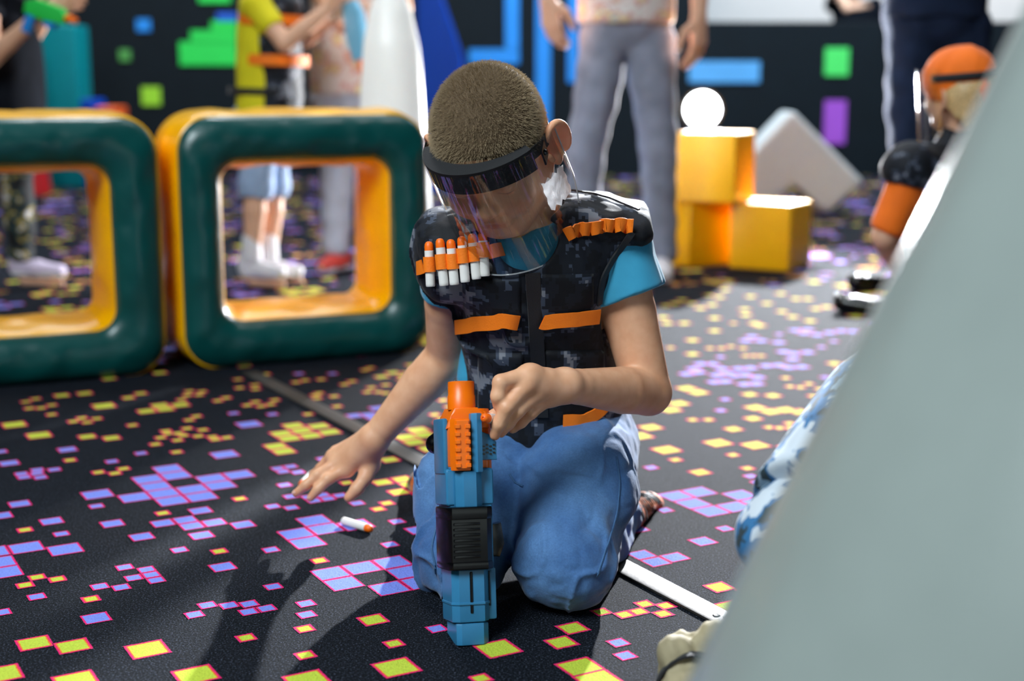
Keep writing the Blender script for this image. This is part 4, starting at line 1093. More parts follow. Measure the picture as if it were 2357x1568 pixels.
# ------------------------------------------------------------------ toy blaster, standing on its butt end
g0 = gnd(1094, 1484); top = at(1078, 880, 1.752)
zb = nrm(top - g0); yaw = R(-17); xb = nrm(np.cross(zb, V(-math.sin(yaw) * -1, 1, 0))); xb = nrm(V(math.cos(yaw), -math.sin(yaw), 0)); xb = nrm(xb - (xb @ zb) * zb); yb = np.cross(zb, xb)
if yb[1] < 0: pass
GM = Matrix(((xb[0], yb[0], zb[0], g0[0]), (xb[1], yb[1], zb[1], g0[1]), (xb[2], yb[2], zb[2], g0[2]), (0, 0, 0, 1)))
LG = np.linalg.norm(top - g0); U = LG / 607      # metres per photo pixel of height
def zz(py): return (1484 - py) * U
G = empty('toy_blaster', g0, 'blue and orange toy dart blaster standing upright in front of the kneeling person in jeans', 'toy blaster')
# local x: photo right, y: away from the camera, z: along the barrel
mb = MB()
mb.box((-.031, .004, zz(1165)), (.031, .068, zz(1078)), .005, 3, GM)
mb.box((-.027, .006, zz(1330)), (.029, .066, zz(1160)), .004, 3, GM)
mb.prism([(-.028, .002), (-.020, -.006), (.012, -.006), (.020, .004), (.020, .05), (-.028, .05)], zz(1432), zz(1310), .0025, 2, GM)
mb.box((.012, .006, zz(1430)), (.031, .07, zz(1310)), .003, 2, GM)
mb.prism([(-.024, -.002), (-.018, -.006), (.010, -.006), (.018, .002), (.018, .046), (-.024, .046)], zz(1484), zz(1434), .0022, 2, GM)
mb.box((-.033, .008, zz(1090)), (-.026, .06, zz(960)), .003, 2, GM)                       # side cheek
mb.prism([(.000, -.009), (.006, -.014), (.013, -.011), (.015, .03), (.000, .03)], zz(1088), zz(950), .002, 2, GM)      # fin
mb.prism([(-.021, -.003), (-.012, -.011), (.004, -.011), (.013, -.003), (.013, .03), (-.021, .03)], zz(1168), zz(1084), .002, 2, GM)   # ridge
mb.build('body_shell', M['blaster_blue'], G, True, 30)
mb = MB(); mb.prism([(.014, zz(1060)), (.014, zz(990)), (.028, zz(1000)), (.037, zz(1018)), (.037, zz(1060))], .006, .064, .003, 2, GM @ Matrix(((1, 0, 0, 0), (0, 0, 1, 0), (0, 1, 0, 0), (0, 0, 0, 1))))
cover = mb.build('drum_cover', M['blaster_blue'], G, True, 30)
mb = MB()
for r in range(3):
    for k in range(4): mb.box((.018 + .0044 * k, .0045, zz(1048 - 9 * r) + (k % 2) * .0018), (.0208 + .0044 * k, .0066, zz(1044 - 9 * r) + (k % 2) * .0018), 0, 1, GM)
mb.build('vent_slot', M['black_plastic'], cover)
# slots and seam down the lower shell
mb = MB(); mb.box((-.0065, -.0072, zz(1412)), (-.0025, -.004, zz(1316)), .001, 1, GM); mb.box((.0135, .0035, zz(1398)), (.0160, .0065, zz(1318)), .0005, 1, GM); mb.box((.0205, .0035, zz(1398)), (.0225, .0065, zz(1318)), .0005, 1, GM)
mb.build('slot', M['black_plastic'], G)
mb = MB(); mb.prism([(-.029, .001), (-.0205, -.0075), (.0125, -.0075), (.021, .003), (.021, .05), (-.029, .05)], zz(1392), zz(1386), .0005, 1, GM); mb.build('trim_line', M['blaster_blue'], G, True, 30)
# orange front: muzzle, shoulders and ribbed rail
mb = MB(); mt = GM @ Matrix.Translation((-.004, .022, 0))
r = .0168; mb.lathe([(.0135, zz(925)), (.0135, zz(876)), (.0152, zz(873)), (r, zz(874)), (r, zz(905)), (.0176, zz(907)), (.0178, zz(940))], 36, mt); mb.build('muzzle', M['blaster_orange'], G, True, 40)
mb = MB(); mb.lathe([(0, zz(892)), (.0134, zz(892))], 30, mt); mb.build('bore', M['black_plastic'], G, True)
mb = MB()
mb.prism([(-.029, zz(985)), (-.023, zz(955)), (-.018, zz(936)), (.012, zz(936)), (.022, zz(955)), (.027, zz(985))], .002, .06, .003, 2, GM @ Matrix(((1, 0, 0, 0), (0, 0, 1, 0), (0, 1, 0, 0), (0, 0, 0, 1))))
mb.box((-.027, -.004, zz(1075)), (.008, .05, zz(980)), .003, 2, GM)
mb.build('front_shell', M['blaster_orange'], G, True, 35)
mb = MB(); mb.prism([(-.0265, -.004), (-.0225, -.0135), (-.0035, -.0135), (-.0005, -.004)], zz(1083), zz(962), .002, 2, GM)
mb.prism([(-.0225, -.0125), (-.0205, -.016), (-.0055, -.016), (-.0035, -.0125)], zz(1079), zz(966), .001, 1, GM)
for k in range(6):
    for x in (-.0228, -.0098): mb.box((x, -.0178, zz(1076 - 18 * k)), (x + .0066, -.0135, zz(1066 - 18 * k)), .0008, 1, GM)
mb.build('sight_rail', M['blaster_orange'], G, True, 35)
mb = MB(); mt = GM @ Matrix.Translation((.012, .036, 0)); mb.lathe([(0, zz(1096)), (.0235, zz(1096)), (.0245, zz(1092)), (.0245, zz(950)), (.0225, zz(938)), (0, zz(938))], 30, mt)
for k in range(6):
    a = R(60 * k + 10); mb.lathe([(.0072, zz(1092)), (.0072, zz(945))], 14, mt @ Matrix.Translation((.0185 * math.cos(a), .0185 * math.sin(a), 0)))
mb.build('dart_drum', M['blaster_orange'], G, True, 40)
# black pump grip
mb = MB(); mb.prism([(-.034, -.003), (-.029, -.012), (.016, -.012), (.024, -.004), (.024, .052), (-.034, .052)], zz(1312), zz(1168), .004, 3, GM)
mb.prism([(-.0345, -.005), (-.029, -.0145), (.016, -.0145), (.0245, -.006), (.0245, .05), (-.0345, .05)], zz(1312), zz(1292), .003, 2, GM)
mb.prism([(-.0345, -.005), (-.029, -.0145), (.016, -.0145), (.0245, -.006), (.0245, .05), (-.0345, .05)], zz(1196), zz(1166), .003, 2, GM)
pump = mb.build('pump_grip', M['black_plastic'], G, True, 35)
for k in range(7): mb = MB(); mb.box((-.027, -.0142, zz(1284 - 12.5 * k)), (.007, -.010, zz(1277.5 - 12.5 * k)), .001, 2, GM); mb.build('grip_rib', M['black_plastic'], pump, True)
# handle and trigger behind
mb = MB(); mb.prism([(.03, zz(1215)), (.05, zz(1210)), (.054, zz(1262)), (.047, zz(1292)), (.038, zz(1290)), (.03, zz(1260))], .04, .062, .004, 2, GM @ Matrix(((1, 0, 0, 0), (0, 0, 1, 0), (0, 1, 0, 0), (0, 0, 0, 1))))
mb.build('trigger_grip', M['black_plastic'], G, True, 35)
a, b = at(1052, 992, 1.83), at(1003, 1022, 1.83)
S = Sdf(); S.cap(a, b, .0175, .0135, .01); S.cap(a, at(1062, 985, 1.79), .0165, .012, .01)
solid('side_handle', [(S, .002)], M['black_plastic'], G)
mb = None
for y in (1240, 1275, 1130): mb = MB(); mb.lathe([(0, .0), (.003, .0), (.003, .0012), (0, .0014)], 12, GM @ Matrix.Translation((.0295, .025, zz(y))) @ Matrix.Rotation(R(90), 4, 'Y')); mb.build('screw', M['black_plastic'], G, True)
# ------------------------------------------------------------------ people further back
def hand(S, w, tip, thumb, back, s=1.0, curl=.35, sp=.0):
    """palm, four curled fingers and a thumb; w wrist, tip = direction of the fingers, thumb = side of the thumb"""
    f = nrm(tip); t = nrm(np.asarray(thumb) - (np.asarray(thumb) @ f) * f); n = np.cross(f, t); n = n if n @ np.asarray(back) > 0 else -n
    kn = []
    for k, (o, l, r) in enumerate(((.024, .088, .0108), (.008, .092, .011), (-.008, .088, .0105), (-.023, .078, .0096))):
        p = w + (f * l + t * o) * s; kn.append(p); S.cap(w + t * o * .5 * s, p, .019 * s, .0135 * s, .012 * s)
        d = nrm(f + t * (o * 3 + sp)); a = p
        for i, (L, c) in enumerate(((.042, curl), (.026, curl * 1.3), (.021, curl * .8))):
            d = nrm(d * math.cos(c) - n * math.sin(c)); b = a + d * L * s * (l / .09); S.cap(a, b, (r - i * .001) * s, (r - (i + 1) * .001) * s, .003); a = b
    a = w + (f * .02 + t * .02) * s; b = a + nrm(f * .6 + t * .75 - n * .25) * .05 * s; c = b + nrm(f * .9 + t * .25 - n * .3) * .034 * s; d = c + nrm(f - n * .4) * .026 * s
    S.chain([a, b, c, d], [.017 * s, .0135 * s, .0115 * s, .0095 * s], .006)


def human(label, J, mats, s=1.0, cat='person', hair='short', step=.0075, face=True, extra=None, hands=True, skirt=None, sleeve=.5, group=None, short=None, hem=-.06):
    """J: world joints pel, neck, head, facing (vector), shL elL wrL, shR elR wrR, hipL knL anL toL, hipR ...; mats: top, legs, shoes, hair"""
    t = empty('person', V(J['pel'][0], J['pel'][1], 0), label, cat, group)
    F = nrm(J['face']); U = nrm(J['head'] - J['neck']); U = nrm(U - (U @ F) * F * .5); X = np.cross(F, U); X = nrm(X); U = np.cross(X, F); HRm = np.stack([X, F, U], 1)
    hpp = lambda x, y, z: J['head'] + x * X + y * F + z * U
    b = Sdf(); head_sdf(b, hpp, HRm, s * 1.06)
    XS = nrm(J['shR'] - J['shL']); up = nrm(J['neck'] - J['pel'])
    b.cap(J['neck'] - up * .03 * s, hpp(0, -.02, -.06), .055 * s, .05 * s, .02)
    mid = mix(J['pel'], J['neck'], .72)
    b.ecap(J['pel'] + up * .02, mid, XS, (.11 * s, .075 * s), (.145 * s, .095 * s), .04)
    for k in 'LR':
        sh, el, wr = J['sh' + k], J['el' + k], J['wr' + k]
        b.cap(mix(mid, sh, .4), sh, .06 * s, .052 * s, .03); b.cap(sh, el, .05 * s, .038 * s, .004); b.cap(el, mix(el, wr, .4), .039 * s, .037 * s, .004); b.cap(mix(el, wr, .4), wr, .037 * s, .026 * s, .004)
        hi, kn, an, to = J['hip' + k], J['kn' + k], J['an' + k], J['to' + k]
        b.cap(hi, kn, .078 * s, .05 * s, .01); b.cap(kn, mix(kn, an, .35), .048 * s, .052 * s, .004); b.cap(mix(kn, an, .35), an, .052 * s, .034 * s, .004); b.cap(an, an * V(1, 1, 0) + V(0, 0, .032 * s), .03 * s, .02 * s, .006); b.cap(an * V(1, 1, 0) + V(0, 0, .03 * s), to * V(1, 1, 0) + V(0, 0, .026 * s), .02 * s, .016 * s, .01)
        if not hands: b.cap(wr, wr + nrm(wr - el) * .07 * s, .026 * s, .02 * s, .01)
    parts = [(b, step)]
    if hands:
        h = Sdf()
        for k in 'LR':
            wr, el = J['wr' + k], J['el' + k]; hd = J.get('hand' + k, nrm(wr - el)); th = J.get('thumb' + k, V(0, -1, 0)); h.cap(mix(el, wr, .9), wr, .027 * s, .024 * s, .004)
            hand(h, wr, hd, th, J.get('back' + k, XS * (1 if k == 'R' else -1)), s, J.get('curl' + k, .35))
        parts.append((h, step * .55))
    solid('body', parts, M['skin_far'], t)
    # clothes
    top = Sdf()
    top.ecap(mix(J['pel'], mid, -.2), mid, XS, (.172 * s, .138 * s), (.168 * s, .118 * s), .04); top.plane(mix(J['pel'], mid, hem), -up, .006)
    for k in 'LR':
        sh, el = J['sh' + k], J['el' + k]; top.cap(mix(mid, sh, .4), sh, .075 * s, .064 * s, .03); e = mix(sh, el, min(sleeve, 1))
        if sleeve > 1: top.cap(el, mix(el, J['wr' + k], .93), .052 * s, .04 * s, .004)
        top.cap(sh, e, .064 * s, .056 * s, .01)
        dd = nrm(el - sh); sleeve > 1 or top.plane_local(e + dd * .02, dd, e + dd * .08, .1 * s)
    top.cap(J['neck'] + up * .03 * s, hpp(0, -.02, -.06), .062 * s, .06 * s, .006, 's')
    top.disp = lambda P: folds(P, .007 * s, 9, 3, V(1, 1, .7))
    solid('shirt', [(top, step)], M[mats['top']], t)
    tr = Sdf(); tr.ell(J['pel'] + V(0, 0, -.02) * s, V(.155, .118, .11) * s, None, .03)
    for k in 'LR':
        hi, kn, an = J['hip' + k], J['kn' + k], J['an' + k]
        if short: e = mix(kn, an, short); tr.cap(hi, e if short < 0 else kn, .094 * s, .075 * s, .01); tr.cap(kn, e, .075 * s, .075 * s, .01)
        else: tr.cap(hi, kn, .094 * s, .068 * s, .01); tr.cap(kn, mix(kn, an, .97), .068 * s, .058 * s, .006)
        if short: dd = nrm(an - kn); tr.plane_local(mix(kn, an, short), dd, mix(kn, an, short) + dd * .1, .13 * s)
    tr.disp = lambda P: folds(P, .008 * s, 9, 8, V(1, 1, .8)) + .002 * np.sin(P[:, 2] * 60 + 20 * P[:, 0])
    solid('trousers', [(tr, step)], M[mats['legs']], t)
    for k in 'LR':
        an, to = J['an' + k], J['to' + k]; d = nrm((to - an) * V(1, 1, 0)); g = V(an[0], an[1], .0); z = an[2]
        S = Sdf(); c0 = an * V(1, 1, 0) + V(0, 0, max(.04 * s, z - .06 * s)) - d * .03 * s; L = np.linalg.norm((to - an)[:2])
        S.ecap(c0, c0 + d * L * .55, V(-d[1], d[0], 0), (.037 * s, .038 * s), (.042 * s, .036 * s), .012); S.ecap(c0 + d * L * .55, c0 + d * (L * 1.15) - V(0, 0, .006) * s, V(-d[1], d[0], 0), (.043 * s, .036 * s), (.036 * s, .026 * s), .012)
        S.cap(c0 + V(0, 0, .02) * s, an + V(0, 0, .035) * s, .038 * s, .042 * s, .012)
        zb = c0[2] - .036 * s; S.plane(V(0, 0, zb + .002), V(0, 0, -1), .006)
        o = solid('shoe', [(S, .006)], M[mats['shoes']], t)
        sole = Sdf(); sole.ecap(V(c0[0], c0[1], zb + .012), V(*(c0 + d * L * 1.15)[:2], zb + .012), V(-d[1], d[0], 0), (.041 * s, .014), (.038 * s, .014), .01); sole.plane(V(0, 0, zb + .0), V(0, 0, -1), .004)
        solid('sole', [(sole, .006)], M[mats.get('sole', 'shoe_white')], o)
    if hair:
        hs = Sdf(); k2 = s * 1.06; hs.ell(hpp(0, -.012, .014 * s), V(.078, .094, .084) * k2, HRm, .004)
        if hair == 'long': hs.cap(hpp(0, -.04, -.02), hpp(0, -.07, -.14), .075 * s, .05 * s, .03); hs.cap(hpp(-.03, -.03, -.03), hpp(-.045, -.045, -.13), .055 * s, .03 * s, .03)
        hs.plane(hpp(0, .05 * s, .03 * s), nrm(.8 * F - .7 * U), .006); hs.plane(hpp(0, .01, -.03 * s), nrm(.75 * F - .45 * U), .006)
        hs.disp = lambda P: .0025 * vnoise(P, 70, 2)
        solid('hair', [(hs, .006)], M[mats.get('hair', 'hair_brown')], t)
    return t, hpp, HRm


def standing(px_hip, Y, foot_px, zhip, sh_w=.2, face=V(0, -1, 0), s=1.0, lean=0.0):
    c = at(*px_hip, Y); c = V(c[0], Y, zhip); X = nrm(np.cross(face, V(0, 0, 1)))
    J = dict(pel=c + V(0, 0, .04 * s), neck=c + V(lean, 0, .56 * s), head=c + V(lean, 0, .72 * s) + face * .02, face=face)
    for k, sg in (('L', -1), ('R', 1)):
        J['sh' + k] = c + X * sg * .175 * s + V(lean, 0, .50 * s); J['el' + k] = J['sh' + k] + X * sg * .05 * s + V(0, 0, -.29 * s); J['wr' + k] = J['el' + k] + face * .06 * s + V(0, 0, -.25 * s)
        J['hip' + k] = c + X * sg * .085 * s; J['kn' + k] = c + X * sg * .09 * s + V(0, 0, -.42 * s); J['an' + k] = J['kn' + k] * V(1, 1, 0) + V(0, 0, .085 * s); J['to' + k] = J['an' + k] + face * .15 * s - V(0, 0, .05 * s)
    return J


# adult in grey jeans, right of the child's head (L = photo right because the figure faces the camera)
Y = 5.0; J = standing((1440, 60), Y, None, .86)
J.update(hipR=at(1392, 90, Y), knR=at(1352, 330, Y - .02), anR=at(1338, 585, Y), toR=at(1325, 618, Y - .16), hipL=at(1492, 90, Y), knL=at(1516, 330, Y - .03), anL=at(1518, 588, Y), toL=at(1524, 622, Y - .17))
J.update(shR=J['pel'] + V(-.19, 0, .5), elR=at(1262, -150, Y), wrR=at(1262, 0, Y - .08), handR=V(.12, -.1, -1), thumbR=V(.9, -.6, 0), curlR=.45)
J.update(shL=J['pel'] + V(.19, 0, .5), elL=at(1616, -150, Y), wrL=at(1608, 42, Y - .05), handL=V(.02, -.1, -1), thumbL=V(-.8, -.7, 0), curlL=.4)
human('person in grey jeans and pale patterned shirt standing with arms hanging by the floodlight', J, dict(top='pattern_pale', legs='grey_denim', shoes='shoe_white'), sleeve=.75)

# adult in patterned shirt behind the frame, facing the child in yellow
Y = 5.15; f = nrm(V(-.55, -.8, 0)); J = standing((812, 205), Y, None, .70, face=f, s=.93)
J['pel'] = at(815, 205, Y); J['neck'] = J['pel'] + V(0, 0, .52); J['head'] = J['pel'] + V(0, 0, .69)
for k, sx in (('L', 1), ('R', -1)): J['sh' + k] = J['pel'] + V(.155 * sx, -.04 * sx, .46); J['hip' + k] = J['pel'] + V(.075 * sx, 0, -.05)
J.update(knR=at(772, 400, Y), anR=at(776, 572, Y), toR=at(742, 604, Y - .08), knL=at(862, 400, Y + .05), anL=at(868, 575, Y + .05), toL=at(840, 610, Y - .06))
J.update(elL=at(925, 20, Y - .1), wrL=at(905, 105, Y - .22), handL=V(-.9, -.2, .1), thumbL=V(0, -.2, 1), curlL=.15, elR=at(745, -10, Y - .12), wrR=at(800, 60, Y - .26), handR=V(.6, -.1, -.6), thumbR=V(0, 0, 1), curlR=.5)
human('person in pale patterned shirt and light grey trousers facing the yellow tee', J, dict(top='pattern_pale', legs='light_grey_cloth', shoes='shoe_red'), s=.93, sleeve=.6)

# child in yellow tee and black vest, facing right in the photo
Y = 4.78; f = nrm(V(.95, -.25, 0)); J = dict(face=f, pel=at(612, 262, Y), neck=at(612, -70, Y), head=at(622, -165, Y))
J.update(shR=at(590, 10, Y - .11), elR=at(655, 100, Y - .16), wrR=at(765, 12, Y - .16), shL=at(640, 5, Y + .13), elL=at(690, 100, Y + .1), wrL=at(778, 30, Y - .02), handR=V(.6, 0, .75), thumbR=V(-.3, -.6, .4), handL=V(.8, 0, .3), thumbL=V(0, -.6, .6), curlR=.5, curlL=.5)
J.update(hipR=at(602, 285, Y - .06), knR=at(590, 425, Y - .06), anR=at(580, 590, Y - .06), toR=at(650, 640, Y - .1), hipL=at(625, 285, Y + .06), knL=at(630, 428, Y + .06), anL=at(618, 590, Y + .02), toL=at(690, 636, Y))
tY, hY, _ = human('person in yellow tee, black vest and white socks raising both arms beyond the padded frame', J, dict(top='yellow_tee', legs='pale_denim', shoes='shoe_white', hair='hair_brown'), s=.74, sleeve=.5, short=.12, step=.006)
S = Sdf(); XS = nrm(J['shR'] - J['shL']); md = mix(J['pel'], J['neck'], .72)
S.ecap(mix(J['pel'], md, -.15) + f * .035, md + f * .03, XS, (.112, .085), (.125, .09), .02)
S.disp = lambda P: folds(P, .005, 12, 4)
solid('vest', [(S, .006)], M['vest_camo'], tY)
def ring_strap(name, c, ax, X, rx, ry, w, m, parent, a0=0, a1=360):
    ax = nrm(ax); X = nrm(X - (X @ ax) * ax); Yv = np.cross(ax, X); pts, ns = [], []
    for a in np.linspace(R(a0), R(a1), 40): nn = X * math.cos(a) + Yv * math.sin(a); pts.append(c + X * rx * math.cos(a) + Yv * ry * math.sin(a)); ns.append(nn)
    mb = MB(); mb.band(np.array(pts), np.array(ns), w, .004, ax); return mb.build(name, M[m], parent, True, 60)
upc = nrm(md - J['pel'])
ring_strap('vest_strap', mix(J['pel'], md, .52) + f * .03, upc, XS, .128, .108, .034, 'orange_webbing', tY); ring_strap('vest_strap', mix(J['pel'], md, .9) + f * .03, upc, XS, .136, .11, .034, 'orange_webbing', tY)
ring_strap('belt', mix(J['pel'], md, .22), upc, XS, .124, .118, .022, 'black_fabric', tY)
for k in 'RL':                                                     # socks
    S = Sdf(); S.cap(J['an' + k] + V(0, 0, .055), J['an' + k] + V(0, 0, -.005), .032, .034, .006); solid('sock', [(S, .005)], M['shoe_white'], tY)

# white and pale-blue blaster held up by that child
def small_blaster(o, fwd, label, m1='dart_white', m2='sky_plastic', s=1.0):
    fwd = nrm(fwd); up = nrm(V(0, 0, 1) - fwd * fwd[2]); sd = np.cross(fwd, up)
    mt = Matrix(((fwd[0] * s, up[0] * s, sd[0] * s, o[0]), (fwd[1] * s, up[1] * s, sd[1] * s, o[1]), (fwd[2] * s, up[2] * s, sd[2] * s, o[2]), (0, 0, 0, 1)))
    t = empty('toy_blaster', o, label, 'toy blaster')
    mb = MB(); mb.prism([(-.1, -.01), (-.1, .05), (-.04, .075), (.12, .07), (.15, .04), (.15, -.005), (.02, -.02)], -.022, .022, .006, 2, mt); mb.build('body_shell', M[m1], t, True, 35)
    mb = MB(); mb.prism([(-.085, 0), (-.03, 0), (-.05, -.11), (-.1, -.105)], -.017, .017, .006, 2, mt); mb.build('grip', M[m2], t, True, 35)
    mb = MB(); mb.lathe([(0, .15), (.016, .15), (.018, .16), (.018, .21), (.012, .215), (0, .2)], 20, mt @ Matrix.Translation((0, .03, 0)) @ Matrix.Rotation(R(90), 4, 'Y')); mb.build('muzzle', M['blaster_orange'], t, True, 40)
    mb = MB(); mb.prism([(.02, -.012), (.1, -.008), (.095, -.045), (.03, -.045)], -.019, .019, .005, 2, mt); mb.build('fore_grip', M[m2], t, True, 35)
    return t
M['sky_plastic'] = mat('sky_plastic', (120, 186, 220), .35, noise=.04)
small_blaster(at(96, 36, 4.5), V(.8, -.3, -.25), 'green and azure toy blaster held up at the left edge before the teal post', m1='paint_green', m2='paint_azure', s=.6)
small_blaster(at(806, 60, 4.66), V(.15, -.1, -.9), 'white and pale blue toy blaster held up in front of the patterned shirt', m1='sky_plastic', m2='dart_white', s=.75)

# person at the left edge: dark vest, patterned leggings, lilac sneakers
Y = 4.8; f = nrm(V(.9, -.4, 0)); J = dict(face=f, pel=at(28, 275, Y), neck=at(20, -110, Y), head=at(34, -215, Y))
J.update(shR=at(-30, -40, Y - .12), elR=at(-25, 140, Y - .2), wrR=at(85, 38, Y - .26), shL=at(60, -40, Y + .13), elL=at(70, 90, Y + .05), wrL=at(112, 20, Y - .05), handR=V(.85, -.1, .4), thumbR=V(-.3, -.2, 1), handL=V(.9, 0, .2), thumbL=V(0, -.1, 1), curlR=.25, curlL=.25)
J.update(hipR=at(20, 285, Y - .06), knR=at(40, 430, Y - .06), anR=at(52, 585, Y - .06), toR=at(140, 632, Y - .1), hipL=at(10, 285, Y + .07), knL=at(-60, 430, Y + .1), anL=at(-120, 570, Y + .1), toL=at(-40, 620, Y + .05))
tL, _, _ = human('person in dark vest and patterned leggings standing at the left edge before the teal post', J, dict(top='dark_cloth', legs='pattern_dark', shoes='shoe_lilac'), s=.78, sleeve=.35, step=.007)
md = mix(J['pel'], J['neck'], .72); XS = nrm(J['shR'] - J['shL'])
ring_strap('vest_strap', mix(J['pel'], md, .05), nrm(md - J['pel']), XS, .128, .1, .03, 'orange_webbing', tL, 60, 200)

# adult in navy jeans behind the child with the orange bandana
Y = 5.15; f = nrm(V(.2, -1, 0)); J = standing((2150, 40), Y, None, .88, face=f)
J['elL'] = J['shL'] + V(.06, -.1, -.2); J['wrL'] = J['elL'] + V(-.16, -.14, .08); J['elR'] = J['shR'] + V(-.02, -.1, -.2); J['wrR'] = J['elR'] + V(.16, -.14, .06)
J.update(hipR=at(2105, 60, Y), knR=at(2092, 320, Y - .03), anR=at(2096, 600, Y), toR=at(2090, 650, Y - .15), hipL=at(2210, 60, Y), knL=at(2225, 330, Y), anL=at(2230, 600, Y), toL=at(2240, 650, Y - .15))
human('person in dark navy clothes standing behind the one with the orange bandana', J, dict(top='navy_denim', legs='navy_denim', shoes='dark_cloth', sole='dark_cloth'), s=1.12, sleeve=1.2)
# person glimpsed beyond the low wall
J = standing((1965, 10), WY + .75, None, .78, s=.95); J['wrR'] = at(1950, 22, WY + .25); J['elR'] = at(1925, -30, WY + .5); J['handR'] = V(.7, 0, .3)
human('person in dark clothes leaning over the low black wall', J, dict(top='dark_cloth', legs='dark_cloth', shoes='dark_cloth'), s=.95, step=.012)

# child with orange bandana, kneeling with their back to us
Y = 3.45; f = nrm(V(-.55, .83, -.05)); J = dict(face=f, neck=at(2212, 350, Y), head=at(2208, 198, Y - .0), pel=at(2235, 640, Y + .12))
J.update(shL=at(2095, 410, Y - .06), elL=at(2036, 545, Y - .06), wrL=at(2085, 640, Y + .04), shR=at(2290, 400, Y + .1), elR=at(2350, 540, Y + .1), wrR=at(2300, 660, Y + .2), handL=V(.3, .5, -.5), thumbL=V(.2, .8, 0))
J.update(hipL=at(2190, 690, Y + .1), knL=at(2080, 730, Y + .28), anL=at(2300, 752, Y + .1), toL=at(2390, 757, Y + .06), hipR=at(2275, 690, Y + .1), knR=at(2190, 715, Y + .38), anR=at(2380, 735, Y + .2), toR=at(2470, 740, Y + .2))
for k in ('knL', 'knR'): J[k][2] = .065
for k in ('anL', 'anR', 'toL', 'toR'): J[k][2] = .05
tB, hB, HB = human('person in orange bandana, orange sleeves and dark vest kneeling with back turned', J, dict(top='orange_cloth', legs='dark_cloth', shoes='dark_cloth', hair='hair_blonde', sole='dark_cloth'), s=.8, hair='long', sleeve=.8, step=.006)
S = Sdf(); XS = nrm(J['shR'] - J['shL']); md = mix(J['pel'], J['neck'], .72)
S.ecap(mix(J['pel'], md, -.05), md, XS, (.128, .105), (.145, .11), .03); S.cap(md, J['neck'] + V(0, 0, .0), .12, .07, .02); S.cap(J['shL'] + V(0, 0, .02), md, .07, .09, .02); S.cap(J['shR'] + V(0, 0, .02), md, .07, .09, .02)
S.cap(mix(J['shL'], J['elL'], .35), J['elL'], .06, .07, .008, 's'); S.disp = lambda P: folds(P, .006, 12, 4)
solid('vest', [(S, .006)], M['vest_camo'], tB)
S = Sdf(); S.ell(hB(0, -.006, .016), V(.088, .106, .09) * .9, HB, .01); S.plane(hB(0, 0, -.034), -HB[:, 2] + .12 * HB[:, 1], .008)
S.disp = lambda P: folds(P, .003, 26, 9, V(1, 1, .5)); bd = solid('bandana', [(S, .004)], M['orange_cloth'], tB)
S = Sdf(); k0 = hB(-.02, -.096, -.012); S.ball(k0, .017, .008); S.chain([k0, hB(-.02, -.116, -.05), hB(-.026, -.12, -.10)], [.012, .016, .007], .008); S.chain([k0, hB(.008, -.112, -.045), hB(.018, -.12, -.085)], [.012, .015, .006], .008)
solid('bandana_tie', [(S, .0035)], M['orange_cloth'], bd)
S2 = empty('face_shield', hB(0, .1, .03), 'face shield with thin black strap worn over the orange bandana', 'face shield')
def arc2(name, a0, a1, rx0, ry0, rx1, ry1, z0, z1, m):
    rows = []
    for t in np.linspace(R(a0), R(a1), 50):
        q = lambda rx, ry, z: hB(rx * math.sin(t), -.006 + ry * math.cos(t), z); rows.append(np.array([q(rx0, ry0, z0), q(rx1, ry1, z0), q(rx1, ry1, z1), q(rx0, ry0, z1)]))
    loft(name, [np.array([r[i] for r in rows]) for i in (0, 1, 2, 3)], M[m], S2, True)
    o = bpy.data.objects[name] if False else S2.children[-1]; o.matrix_parent_inverse = S2.matrix_world.inverted(); return o
bpy.context.view_layer.update()
arc2('head_strap', 78, 282, .0805, .0968, .083, .0993, .014, .032, 'black_fabric'); arc2('foam_band', -82, 82, .0795, .096, .089, .114, .01, .038, 'black_foam')
vv2 = [hB(.0875 * math.sin(t), -.006 + .1135 * math.cos(t), z) for t in np.linspace(R(-95), R(95), 40) for z in np.linspace(.045, -.15, 12)]
link('visor', from_arrays('visor', vv2, [(i * 12 + j, i * 12 + j + 1, (i + 1) * 12 + j + 1, (i + 1) * 12 + j) for i in range(39) for j in range(11)]), M['visor'], S2)

# black shoes left on the carpet by that child
for (px, py, yw), lab in zip(((2005, 668, 20), (1985, 722, -25)), ('black sneaker on the carpet left of the orange bandana wearer, the further one', 'black strappy sandal on the carpet left of the orange bandana wearer, the nearer one')):
    p = gnd(px, py); d = V(math.cos(R(yw)), math.sin(R(yw)), 0); sd = V(-d[1], d[0], 0); t = empty('shoe', p, lab, 'shoe')
    S = Sdf(); S.ecap(p - d * .05 + V(0, 0, .03), p + d * .08 + V(0, 0, .022), sd, (.034, .028), (.034, .02), .01); S.cap(p - d * .06 + V(0, 0, .03), p - d * .055 + V(0, 0, .06), .03, .026, .01); S.ell(p - d * .05 + V(0, 0, .085), V(.035, .035, .045), None, .004, 's'); S.plane(V(0, 0, .002), V(0, 0, -1), .004)
    solid('upper', [(S, .004)], M['black_plastic'], t)
    S = Sdf(); S.ecap(p - d * .06 + V(0, 0, .01), p + d * .09 + V(0, 0, .01), sd, (.036, .01), (.036, .01), .006); S.plane(V(0, 0, .001), V(0, 0, -1), .003); solid('sole', [(S, .004)], M['dark_cloth'], t)

